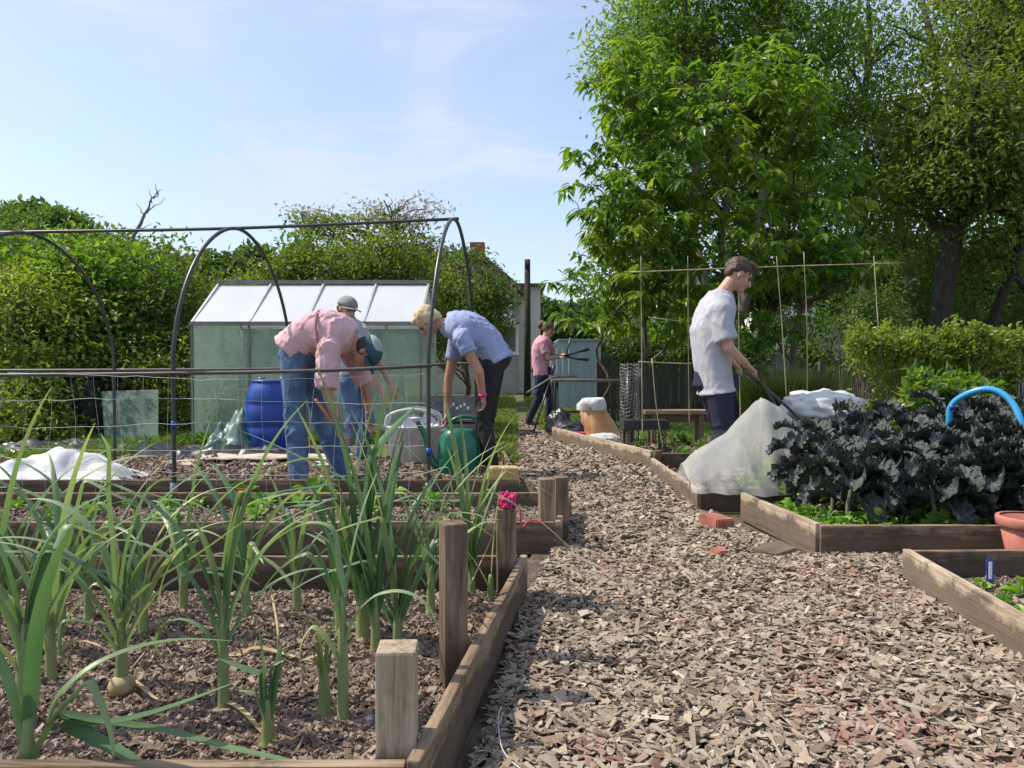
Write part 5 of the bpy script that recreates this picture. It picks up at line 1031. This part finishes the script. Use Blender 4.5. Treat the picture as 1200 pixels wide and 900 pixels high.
# behind the greenhouse
GB = 'trees behind the greenhouse'
for k, (specs, Y, mt, n_, lf, lab) in enumerate((([(375, 318, 16, 110, 80, 2.4), (345, 345, 16, 130, 80, 2.4)], 16, 'l_hedge', 900, .1, 'mid-green tree above the middle of the greenhouse roof'), ([(440, 308, 17, 120, 76, 2.5), (420, 335, 17, 120, 80, 2.5), (475, 335, 17, 90, 80, 2)], 17, 'l_olive', 1100, .1, 'olive-green tree above the right end of the greenhouse roof'),
        ([(545, 340, 19, 90, 90, 2.5), (570, 360, 19, 60, 90, 2), (530, 390, 18, 80, 80, 2.5)], 19, 'l_hedge', 900, .11, 'green tree overlapping the left side of the white house'), ([(285, 350, 18, 100, 50, 2.5), (250, 375, 17, 90, 80, 2.5)], 18, 'l_hedge', 600, .1, 'low tree behind the left end of the greenhouse roof'))):
    tree('garden_tree', B0(specs[0][0], Y), lobes_at(specs), n_, 14, .18, lf, M[mt], lab, 'tree', GB, 120+k, trunk=.09, nbr=30, shell=.35, twigs=60)
tree('blossom_tree', B0(470, 21), lobes_at([(440, 250, 21, 60, 40, 1.5), (480, 262, 21, 90, 60, 2), (510, 285, 21, 60, 60, 2), (360, 250, 21, 60, 26, 1.2), (405, 250, 21, 70, 24, 1.5), (505, 242, 21, 60, 24, 1.2)]), 240, 8, .16, .11, M['blossom'], 'pale blossoming tree with sparse airy branches above the tunnel rail', 'tree', None, 130, trunk=.1, nbr=60, shell=.1, twigs=120)
tree('garden_tree', B0(425, 20.5), lobes_at([(430, 268, 20.5, 120, 40, 2), (370, 266, 20.5, 90, 26, 2), (500, 290, 20.5, 60, 60, 2)]), 260, 10, .16, .12, M['l_hedge'], 'light green treetop mingled with the pale blossom', 'tree', GB, 131, trunk=.08, nbr=40, shell=.2, twigs=60)
# dead branch
t = empty('dead_tree', B0(150, 14), 'bare dead tree with one leaning branch above the hedgerow', 'tree'); r = np.random.default_rng(9); mb = MB(); q = lambda px, py: D(px, py, 14)
P = branch(mb, q(110, 400), q(165, 262), .05, .03, .02, r); branch(mb, q(165, 262), q(184, 225), .03, .006, .03, r)
mb.build('trunk', M['dead'], t, True); mb = MB()
for a, b in (((170, 255), (160, 238)), ((172, 250), (195, 232)), ((178, 238), (174, 222)), ((180, 233), (190, 222)), ((150, 290), (140, 262)), ((158, 275), (178, 262)), ((140, 320), (128, 296)), ((184, 228), (182, 215))): branch(mb, q(*a), q(*b), .012, .003, .06, r)
mb.build('twigs', M['dead'], t, True)
# far woods and hill
def ridge(name, Y, prof, mat, label, seed):
    V = []; xs = np.linspace(-1.2, 1.2, 240)*Y
    for x in xs:
        px = 600+x*F/Y; zz = H0+(432-np.interp(px, *zip(*prof)))*Y/F; zz += zz*.05*mnoise.noise((x*.12, seed, 0)); V += [(x, Y, -1), (x, Y+2, zz*.6), (x, Y+12, zz*.92), (x, Y+30, zz), (x, Y+60, zz*.8)]
    Q = [(i*5+j, (i+1)*5+j, (i+1)*5+j+1, i*5+j+1) for i in range(len(xs)-1) for j in range(4)]; mb = MB(); mb.add(V, Q); o = mb.build(name, mat, smooth=True); tag(o, kind='structure'); return o
M['hill'] = simple('wooded_hill', [(0, (.03, .06, .025)), (.5, (.06, .1, .035)), (1, (.10, .14, .06))], .35, bs=1, bd=1.5, bscale=.6)
ridge('hill', 150, [(-400, 330), (0, 300), (200, 318), (260, 312), (330, 330), (500, 345), (640, 350), (700, 352), (900, 345), (1600, 330)], M['hill'], None, 3)
def woods(name, Y, specs, n, seed, label, mat, leaf=.8):
    r = np.random.default_rng(seed); mb = MB()
    for (px, py, w_, h) in specs:
        c = D(px, py, Y); m = int(n*w_*h/4000); d = r.normal(size=(m, 3)); d /= np.linalg.norm(d, axis=1)[:, None]; d[:, 1] = -abs(d[:, 1]); P = c+d*(w_/2*Y/F, 4, h/2*Y/F)*(.75+.3*r.random((m, 1))); leafmesh(mb, P, r.normal(size=(m, 3)), d+r.normal(0, .5, (m, 3)), leaf*r.uniform(.5, 1.2, m), leaf*.7*r.uniform(.5, 1, m), r.random(m))
    tag(mb.build(name, mat), label, 'woods', kind='stuff')
r = np.random.default_rng(4)
woods('far_woods', 60, [(x, 346+r.normal(0, 5)-(50 if x < 90 else 0), 60, 100) for x in range(-60, 560, 26)], 1200, 5, 'distant tree belt above the hedgerow and greenhouse', M['l_dark'], .7)
woods('far_woods', 70, [(x, 385+r.normal(0, 4), 60, 60) for x in range(600, 1340, 30)]+[(x, 360+r.normal(0, 12), 70, 130) for x in range(960, 1340, 28)], 1300, 6, 'distant tree belt behind the right-hand trees', M['l_dark'], .7)
GD = 'dark treetops on the skyline at the far left'
for k, (px, py, w_, h, lab) in enumerate(((20, 270, 120, 60, 'leftmost dark treetop on the skyline'), (95, 285, 110, 50, 'dark treetop on the skyline beside the leftmost one'), (75, 262, 40, 26, 'small dark treetop poking up between the skyline trees'))):
    tree('skyline_tree', B0(px, 30), lobes_at([(px, py, 30, w_, h, 3), (px+20, py+25, 30, w_, h, 3)]), 420, 14, .26, .2, M['l_dark'], lab, 'tree', GD, 140+k, trunk=.15, nbr=14, twigs=20, shell=.3)
# ---------------------------------------------------------------- people
def rcone(mb, a, b, ra, rb, step=.35):
    a = np.array(a, float); b = np.array(b, float); L = np.linalg.norm(b-a); n = max(2, int(L/(min(ra, rb)*step))+1)
    for k in range(n+1): t = k/n; ball(mb, a+(b-a)*t, ra+(rb-ra)*t)
def flatcone(mb, a, b, ra, rb, n=20, mid=None):
    a = np.array(a, float); b = np.array(b, float); t = nrm(b-a); s = nrm(np.cross(t, (0, 1, 0) if abs(t[1]) < .9 else (1, 0, 0))); u = np.cross(s, t)
    ra = np.broadcast_to(ra, 2); rb = np.broadcast_to(rb, 2); loft(mb, [ring(a+(b-a)*q, s*(ra[0]+(rb[0]-ra[0])*q), u*(ra[1]+(rb[1]-ra[1])*q), n) for q in (0, .33, .66, 1)])
def remesh(mb, name, mat, parent, vox=.008, smooth=4, fold=0, seed=0, fscale=9):
    o = mb.build(name, mat, parent, True)
    m = o.modifiers.new('r', 'REMESH'); m.mode = 'VOXEL'; m.voxel_size = vox; m.use_smooth_shade = True
    if smooth: s = o.modifiers.new('s', 'SMOOTH'); s.factor = .5; s.iterations = smooth
    dg = bpy.context.evaluated_depsgraph_get(); me = bpy.data.meshes.new_from_object(o.evaluated_get(dg)); o.modifiers.clear(); old = o.data; o.data = me; bpy.data.meshes.remove(old)
    me.name = name
    if not me.materials: me.materials.append(mat)
    if fold:
        n = len(me.vertices); V = np.empty(n*3, np.float32); me.vertices.foreach_get('co', V); Nn = np.empty(n*3, np.float32); me.vertices.foreach_get('normal', Nn); V = V.reshape(-1, 3); Nn = Nn.reshape(-1, 3)
        wv = nz(V, 4, seed+5)*1.2; d = nz(V*(1, 1, .5)+wv[:, None]*.12, fscale, seed)*.7+(1-np.abs(nz(V*(1, 1, .6)+wv[:, None]*.1, fscale*1.7, seed+3)))**3*.9-.5; d = np.maximum(d, -.12); V = V+Nn*(d*fold)[:, None]; me.vertices.foreach_set('co', V.astype(np.float32).ravel())
    me.polygons.foreach_set('use_smooth', np.ones(len(me.polygons), bool)); me.update(); return o
def head_prims(mb, c, fwd, up, s=1.0):
    """head about its centre: skull, jaw, nose, brow, ears; returns the frame"""
    f = nrm(fwd); u = np.array(up, float); u = nrm(u-f*np.dot(u, f)); l = np.cross(u, f); Mx = np.stack([f, l, u], 1); P = lambda x, y, z: np.array(c)+Mx@(np.array([x, y, z])*s)
    ball(mb, P(-.012, 0, .03), np.array((.095, .075, .088))*s, Mx); ball(mb, P(.018, 0, -.035), np.array((.07, .058, .075))*s, Mx); ball(mb, P(.06, 0, -.088), np.array((.026, .03, .022))*s, Mx)
    for y in (-1, 1): ball(mb, P(.045, y*.035, -.028), np.array((.03, .022, .026))*s, Mx); ball(mb, P(-.01, y*.074, -.012), np.array((.018, .009, .03))*s, Mx)
    rcone(mb, P(.082, 0, .008), P(.104, 0, -.03), .010*s, .0155*s); ball(mb, P(.07, 0, .025), np.array((.02, .045, .011))*s, Mx); ball(mb, P(.084, 0, -.06), np.array((.009, .022, .011))*s, Mx)
    return P, Mx
def hand_prims(mb, w, d, n, s=1.0, curl=.5, thumb=1):
    """palm and five fingers from wrist w along d; n = direction the fingers curl towards"""
    w = np.array(w, float); d = nrm(d); n = np.array(n, float); n = nrm(n-d*np.dot(n, d)); a = np.cross(d, n)*thumb; Mx = np.stack([d, a, n], 1)
    ball(mb, w+d*.048*s, np.array((.05, .04, .016))*s, Mx); rcone(mb, w-d*.01, w+d*.03*s, .026*s, .022*s)
    for k, (o, L) in enumerate(((-.031, .062), (-.011, .075), (.010, .080), (.030, .072))):
        p = w+d*.082*s+a*o*s; c1 = curl*.6; q = p+(d*math.cos(c1)+n*math.sin(c1))*L*.5*s; c2 = curl*1.9; e = q+(d*math.cos(c2)+n*math.sin(c2))*L*.5*s
        rcone(mb, p, q, .0098*s, .009*s); rcone(mb, q, e, .009*s, .008*s)
    p = w+d*.025*s+a*.03*s; q = p+nrm(d*.7+a*.8+n*.3)*.042*s; e = q+nrm(d*.8+a*.25+n*.6)*.034*s; rcone(mb, p, q, .013*s, .0105*s); rcone(mb, q, e, .0105*s, .009*s)
def person(loc, yaw, label, J, C, name='person'):
    """J: joints in the person's own frame (x forward, y left, z up); C: clothes"""
    ca, sa = math.cos(yaw), math.sin(yaw); o3 = np.array(loc, float)
    Wd = lambda p: np.array([p[0]*ca-p[1]*sa, p[0]*sa+p[1]*ca, p[2]])+o3; Dr = lambda p: np.array([p[0]*ca-p[1]*sa, p[0]*sa+p[1]*ca, p[2]])
    t = empty('person', tuple(loc), label, 'person')
    g = {k: Wd(v) for k, v in J.items() if k not in ('headf', 'headu', 'handn0', 'handn1')}; s = C.get('s', 1.)
    side = Dr((0, 1, 0)); tor = nrm(g['neck']-g['pelvis']); tf = np.cross(side, tor)   # forward of torso
    mb = MB(); P_, Mx = head_prims(mb, g['head'], Dr(J['headf']), Dr(J['headu']), s)
    rcone(mb, g['neck'], P_(-.02, 0, -.055), .054*s, .05*s)
    # torso as rings from pelvis to neck
    sp = catmull([g['pelvis'], g['waist'], g['chest'], g['neck']], 9); tg = np.gradient(sp, axis=0)
    def torso(mm, gw, gd, i0=0, i1=9, bell=0, ex=0):
        W_ = np.interp(np.linspace(0, 1, 9), [0, .3, .6, .85, 1], [.145, .135, .16, .165, .075]); D_ = np.interp(np.linspace(0, 1, 9), [0, .3, .6, .85, 1], [.09, .092, .112, .095, .06]); rs = []
        for i in range(i0, i1):
            f = nrm(np.cross(side, tg[i])); rs.append(ring(sp[i], side*(W_[i]*s+gw), f*(D_[i]*s+gd), 28, .9))
        if ex:
            f = nrm(np.cross(side, tg[i0])); d = -nrm(tg[i0]); hang = np.array(C.get('hang', d), float); hang = Dr(hang) if 'hang' in C else d
            rs = [ring(sp[i0]+hang*ex*q, side*(W_[0]*s+gw+bell*q), f*(D_[0]*s+gd+bell*q), 28, .9) for q in (1, .66, .33)]+rs
        loft(mm, rs)
    torso(mb, 0, 0); ball(mb, g['pelvis']-tor*.0, np.array((.145, .10, .10))*s, np.stack([side, tf, tor], 1))
    for k in '01':
        y = 1 if k == '0' else -1
        rcone(mb, g['sh'+k], g['el'+k], .050*s, .040*s); rcone(mb, g['el'+k], g['wr'+k], .040*s, .026*s); ball(mb, g['sh'+k], .058*s); rcone(mb, g['chest']+(g['sh'+k]-g['chest'])*.3, g['sh'+k], .085*s, .055*s)
        hd = nrm(g['wr'+k]-g['el'+k])
        hand_prims(mb, g['wr'+k], hd, Dr(J.get('handn'+k, (1, 0, 0))), .95*s, C.get('curl', .55), y)
        rcone(mb, g['hip'+k], g['kn'+k], .074*s, .050*s); rcone(mb, g['kn'+k], g['an'+k], .048*s, .035*s)
    bo = remesh(mb, 'body', M[C['skin']], t, .0068, 3)
    for y in (-1, 1):
        e = MB(); ball(e, P_(.077, y*.030, .004), .0115*s); e.build('eye', M['eye'], t, True)
    e = MB(); ball(e, P_(.092, 0, -.062), np.array((.004, .02, .0045))*s, Mx); e.build('lips', M['lip'], t, True)
    # shirt
    mb = MB(); torso(mb, C.get('gw', .018)+.008, C.get('gd', .018)+.012, C.get('i0', 0), 9, C.get('bell', .0), C.get('ex', .0))
    for k in '01':
        e = g['sh'+k]+(g['el'+k]-g['sh'+k])*C.get('sleeve', .62); rcone(mb, g['chest']+(g['sh'+k]-g['chest'])*.3, g['sh'+k], .10*s, .074*s); ball(mb, g['sh'+k], .076*s); flatcone(mb, g['sh'+k], e, .072*s, C.get('cuff', .066)*s)
        if C.get('sleeve', .62) > 1: flatcone(mb, g['el'+k], g['el'+k]+(g['wr'+k]-g['el'+k])*(C['sleeve']-1), .058*s, .048*s); ball(mb, g['el'+k], .057*s)
    flatcone(mb, g['neck']-tor*.04, g['neck']+(P_(-.02, 0, -.055)-g['neck'])*.22, .085*s, .066*s)
    remesh(mb, 'shirt', M[C['shirt']], t, .010, 2, C.get('fold', .012)*1.35, 3)
    # trousers
    mb = MB(); ball(mb, g['pelvis'], np.array((.165, .13, .13))*s, np.stack([side, tf, tor], 1)); flatcone(mb, g['pelvis'], g['pelvis']+tor*.11*s, (.158*s, .122*s), (.150*s, .112*s))
    ww = C.get('leg', 1.)
    for k in '01':
        rcone(mb, g['hip'+k], g['kn'+k], .098*s*ww, .070*s*ww); m_ = g['kn'+k]+(g['an'+k]-g['kn'+k])*.3; rcone(mb, g['kn'+k], m_, .070*s*ww, .066*s*ww); flatcone(mb, m_, g['an'+k]+(g['an'+k]-g['kn'+k])*.06, .066*s*ww, C.get('hem', .058)*s*ww)
    remesh(mb, 'trousers', M[C['trousers']], t, .010, 2, C.get('pfold', .009)*1.4, 5, 9)
    for k in '01':
        mb = MB(); a = g['an'+k]; f = nrm(Dr(J.get('toe'+k, (1, 0, 0)))*(1, 1, 1)); z0 = max(.035, a[2]-.05); b = np.array([a[0], a[1], z0]); rcone(mb, a, b-f*.01, .048*s, .046*s); rcone(mb, b-f*.02, b+f*.07, .046*s, .043*s); rcone(mb, b+f*.07, b+f*.15, .043*s, .034*s)
        remesh(mb, 'shoe', M['shoe'], t, .010, 2)
    hr = C.get('hair')
    if hr:
        mb = MB()
        for (x, y, z, a, b, c_) in C['hairb']: ball(mb, P_(x, y, z), np.array((a, b, c_))*s, Mx)
        o = remesh(mb, 'hair', M[hr], t, .007, 1, .007, 7, 32)
    if C.get('cap'):
        mb = MB(); n = 24; rs = []
        cz = C.get('capz', .02)
        for q in np.linspace(0, 1, 8): a = q*math.pi/2; rs.append(ring(P_(-.010, 0, cz+.098*math.sin(a)), Mx[:, 0]*(.108*math.cos(a)+.002)*s, Mx[:, 1]*(.088*math.cos(a)+.002)*s, n))
        loft(mb, rs); cp = mb.build('cap', M[C['cap']], t, True)
        if C.get('captop'):
            mb = MB(); rs = []
            for q in np.linspace(.35, 1, 7): a = q*math.pi/2; rs.append(ring(P_(-.022, 0, cz+.005+.098*math.sin(a)), Mx[:, 0]*(.106*math.cos(a)+.002)*s, Mx[:, 1]*(.088*math.cos(a)+.002)*s, n))
            loft(mb, rs); mb.build('cap_crown', M[C['captop']], cp, True)
        mb = MB(); V = []
        for th in np.linspace(-1.15, 1.15, 13):
            for (r_, zz) in ((.088, cz), (.165*(1-.1*abs(th)), cz-.018)): V.append(P_(-.01+r_*math.cos(th), r_*.86*math.sin(th), zz-.01*abs(th)))
        V = np.array(V); mb.add(np.vstack([V, V+Mx[:, 2]*.004]), [(2*i, 2*i+1, 2*i+3, 2*i+2) for i in range(12)]+[(26+2*i, 26+2*i+2, 26+2*i+3, 26+2*i+1) for i in range(12)]+[(2*i+1, 27+2*i, 29+2*i, 2*i+3) for i in range(12)]); mb.build('brim', M[C['cap']], cp, True)
    return t, g, Wd, P_, Mx, tf, side
def jz(py, s_): return H0+(432-py)*s_
# --- young man with the wheelbarrow (faces right)
d_ = 5.3; q = d_/F; X0 = (838-600)*q
lx = lambda px: (px-838)*q; lz = lambda py: H0+(432-py)*q
J = dict(pelvis=(lx(836), 0, lz(455)), waist=(lx(832), 0, lz(425)), chest=(lx(831), 0, lz(380)), neck=(lx(842), 0, lz(345)), head=(lx(863), 0, lz(321)), headf=(1, 0, -.58), headu=(.58, 0, 1),
    sh0=(lx(840), .185, lz(362)), el0=(lx(846), .24, lz(404)), wr0=(lx(866), .18, lz(424)), sh1=(lx(829), -.185, lz(366)), el1=(lx(838), -.23, lz(408)), wr1=(lx(862), -.17, lz(427)),
    hip0=(lx(838), .085, lz(462)), kn0=(lx(850), .10, .44), an0=(lx(832), .10, .09), hip1=(lx(836), -.085, lz(462)), kn1=(lx(842), -.10, .43), an1=(lx(822), -.11, .09), handn0=(.2, -.2, -1), handn1=(.2, .2, -1))
HB = [(-.018, 0, .045, .098, .080, .085), (.03, 0, .092, .066, .062, .03), (-.07, 0, .0, .035, .062, .055), (.045, 0, .105, .05, .05, .02), (-.035, .066, .03, .04, .014, .04), (-.035, -.066, .03, .04, .014, .04)]
person((X0+.035, 5.37, 0), .05, 'young man in a loose pale grey t-shirt and navy trousers holding the wheelbarrow handles', J, dict(skin='skin', shirt='greyt', trousers='navy', hair='brownh', hairb=HB, sleeve=.82, cuff=.078, gw=.02, gd=.016, bell=.012, ex=.035, hang=(.05, 0, -1), fold=.007, curl=1.1, s=1.0))
# --- woman bending left over the watering can
d_ = 6.19; q = d_/F; X0 = (578-600)*q
lx = lambda px: -(px-578)*q; lz = lambda py: H0+(432-py)*q
J = dict(pelvis=(lx(581), 0, lz(418)), waist=(lx(568), 0, lz(398)), chest=(lx(546), 0, lz(385)), neck=(lx(523), 0, lz(381)), head=(lx(501), 0, lz(376)), headf=(.62, -.1, -1), headu=(1, 0, .5),
    sh0=(lx(543), .20, lz(398)), el0=(lx(563), .25, lz(436)), wr0=(lx(567), .2, lz(463)), sh1=(lx(533), -.17, lz(400)), el1=(lx(523), -.2, lz(446)), wr1=(lx(521), -.19, lz(486)),
    hip0=(lx(577), .09, lz(428)), kn0=(lx(566), .11, .50), an0=(lx(578), .12, .09), hip1=(lx(580), -.09, lz(428)), kn1=(lx(572), -.13, .50), an1=(lx(560), -.16, .09), handn0=(.6, -.3, -.4), handn1=(1, 0, -.2))
HB = [(-.018, 0, .04, .105, .088, .092), (-.07, 0, -.02, .045, .075, .07), (-.03, .07, .0, .05, .02, .06), (-.03, -.07, .0, .05, .02, .06), (.05, 0, .085, .045, .06, .03)]
t, g, Wd, P_, Mx, tf, side = person((X0, 6.19, 0), math.pi, 'fair-haired woman in a lilac-blue top and black trousers bending over the green watering can', J, dict(skin='skin_tan', shirt='lilac', trousers='blackc', hair='blond', hairb=HB, sleeve=.45, gw=.022, gd=.02, bell=.01, ex=.05, fold=.012, curl=.7, leg=.92))
mb = MB(); w0 = g['wr0']; dd = nrm(g['wr0']-g['el0']); tube(mb, [w0-dd*.02, w0+dd*.0], .033, 12); mb.build('wristband', M['pink'], t, True)
# --- man bending right, rose shirt
d_ = 5.5; q = d_/F; X0 = (360-600)*q
lx = lambda px: (px-360)*q; lz = lambda py: H0+(432-py)*q
J = dict(pelvis=(lx(349), 0, lz(405)), waist=(lx(364), 0, lz(392)), chest=(lx(390), 0, lz(391)), neck=(lx(413), 0, lz(400)), head=(lx(430), 0, lz(414)), headf=(.35, -.15, -1), headu=(1, 0, .25),
    sh0=(lx(402), .20, lz(412)), el0=(lx(422), .22, lz(452)), wr0=(lx(427), .2, lz(492)), sh1=(lx(393), -.20, lz(410)), el1=(lx(392), -.24, lz(455)), wr1=(lx(403), -.2, lz(496)),
    hip0=(lx(352), .095, lz(418)), kn0=(lx(372), .16, .47), an0=(lx(392), .2, .09), hip1=(lx(348), -.095, lz(418)), kn1=(lx(352), -.13, .47), an1=(lx(357), -.15, .09), handn0=(.3, -.2, -1), handn1=(.5, 0, -.6))
HB = [(-.035, 0, .0, .085, .078, .075), (-.075, 0, -.03, .035, .06, .04)]
t, g, Wd, P_, Mx, tf, side = person((X0, 5.5, 0), 0, 'person in rose shirt, blue jeans and teal cap, bent double over the soil', J, dict(skin='skin_tan', shirt='rose', trousers='denim', hair='brownh', hairb=HB, cap='cap_teal', captop='cap_top', capz=.015, sleeve=.98, cuff=.07, gw=.03, gd=.03, bell=.02, ex=.06, fold=.016, pfold=.012, curl=.9, s=1.03))
mb = MB(); c = (g['chest']*.62+g['waist']*.38); ax = nrm(g['neck']-g['waist']); a = np.arange(28)/27*2*math.pi
tube(mb, [c+ax*.05*math.sin(x)+side*.222*math.cos(x)+np.cross(side, ax)*.160*math.sin(x) for x in a], .010, 8, cap=False); mb.build('strap', M['rose_strap'], t, True)
for k in '01':
    dd = nrm(g['wr'+k]-g['el'+k]); mb = MB(); rcone(mb, g['wr'+k]-dd*.03, g['wr'+k]+dd*.03, .034, .036); mb.build('glove_cuff', M['grey_pl'], t, True)
# hand fork with orange handle
w1 = g['wr1']+nrm(g['wr1']-g['el1'])*.08; tl = empty('hand_tool', tuple(w1), 'orange-handled hand tool gripped by the bent person in the rose shirt', 'hand tool')
e0, e1 = w1+(-.17, -.03, .26), w1+(.05, 0, -.06)
mb = MB(); tube(mb, catmull([e0, (e0+e1)/2+(.0, 0, .004), e1], 16), np.linspace(.012, .016, 16), 10); mb.build('handle', M['orange_h'], tl, True)
mb = MB(); tube(mb, [e1, e1+(.05, 0, -.08)], .007, 8); loft(mb, [ring(e1+(.05+.06*u, 0, -.08-.10*u), (0, .03*(1-u*u)+.003, 0), (.006, 0, .004), 12) for u in np.linspace(0, 1, 6)]); mb.build('blade', M['alu'], tl, True)
# --- second man behind, grey cap
d_ = 6.7; q = d_/F; X0 = (408-600)*q
lx = lambda px: (px-408)*q; lz = lambda py: H0+(432-py)*q
J = dict(pelvis=(lx(404), 0, lz(440)), waist=(lx(400), 0, lz(420)), chest=(lx(400), 0, lz(392)), neck=(lx(403), 0, lz(372)), head=(lx(400), 0, lz(360)), headf=(.9, -.75, -.25), headu=(.2, 0, 1),
    sh0=(lx(412), .17, lz(385)), el0=(lx(432), .2, lz(420)), wr0=(lx(450), .12, lz(452)), sh1=(lx(408), -.18, lz(388)), el1=(lx(425), -.2, lz(425)), wr1=(lx(447), -.15, lz(462)),
    hip0=(lx(406), .09, lz(448)), kn0=(lx(420), .12, .44), an0=(lx(412), .14, .09), hip1=(lx(402), -.09, lz(448)), kn1=(lx(410), -.11, .44), an1=(lx(396), -.12, .09), handn0=(.3, 0, -1), handn1=(.3, 0, -1))
person((X0, 6.95, 0), 0, 'man in a pale grey cap half hidden behind the bent person in rose', J, dict(skin='skin', shirt='greyt', trousers='denim', hair='brownh', hairb=[(-.035, 0, .0, .08, .077, .06)], cap='cap_grey', capz=.03, sleeve=.6, gw=.02, gd=.02, fold=.012, s=.97))
# --- far woman, pink top
d_ = 11.6; q = d_/F; X0 = (635-600)*q
lx = lambda px: (px-635)*q; lz = lambda py: H0+(432-py)*q
J = dict(pelvis=(lx(634), 0, lz(437)), waist=(lx(633), 0, lz(424)), chest=(lx(634), 0, lz(408)), neck=(lx(639), 0, lz(396)), head=(lx(643), 0, lz(386)), headf=(1, -.35, -.25), headu=(.25, 0, 1),
    sh0=(lx(641), .17, lz(402)), el0=(lx(648), .2, lz(418)), wr0=(lx(660), .12, lz(416)), sh1=(lx(637), -.17, lz(402)), el1=(lx(643), -.2, lz(420)), wr1=(lx(655), -.16, lz(419)),
    hip0=(lx(635), .08, lz(442)), kn0=(lx(644), .1, .46), an0=(lx(642), .1, .09), hip1=(lx(634), -.08, lz(442)), kn1=(lx(632), -.1, .46), an1=(lx(620), -.1, .10), handn0=(.2, -.2, -1), handn1=(.2, .2, -1))
HB = [(-.018, 0, .04, .1, .083, .088), (-.07, 0, .0, .04, .065, .06), (-.125, 0, .07, .05, .04, .045), (-.16, 0, .03, .035, .03, .06), (-.03, .07, .0, .04, .015, .05), (-.03, -.07, .0, .04, .015, .05)]
t, g, *_ = person((X0, 11.6, 0), -.1, 'woman in a pink top and dark jeans standing on the far end of the path', J, dict(skin='skin', shirt='pinkt', trousers='navy', hair='auburn', hairb=HB, sleeve=.7, gw=.02, gd=.02, ex=.04, fold=.01, s=.98, curl=1.0))
h = (g['wr0']+g['wr1'])/2+(.08, 0, 0); tl = empty('garden_tool', tuple(h), 'black-handled garden tool held out by the far woman', 'garden tool')
for dz in ((.06, .0), (-.04, .05)):
    mb = MB(); tube(mb, [h+(-.03, dz[1], 0), h+(.16, dz[1], dz[0]), h+(.34, dz[1]*1.5, dz[0]*1.6+.01)], [.014, .014, .026], 8); mb.build('handle', M['black_pl'], tl, True)
mb = MB(); tube(mb, [h+(.0, .02, .02), h+(.06, .02, .28)], .012, 8); mb.build('blade', M['alu_dark'], tl, True)
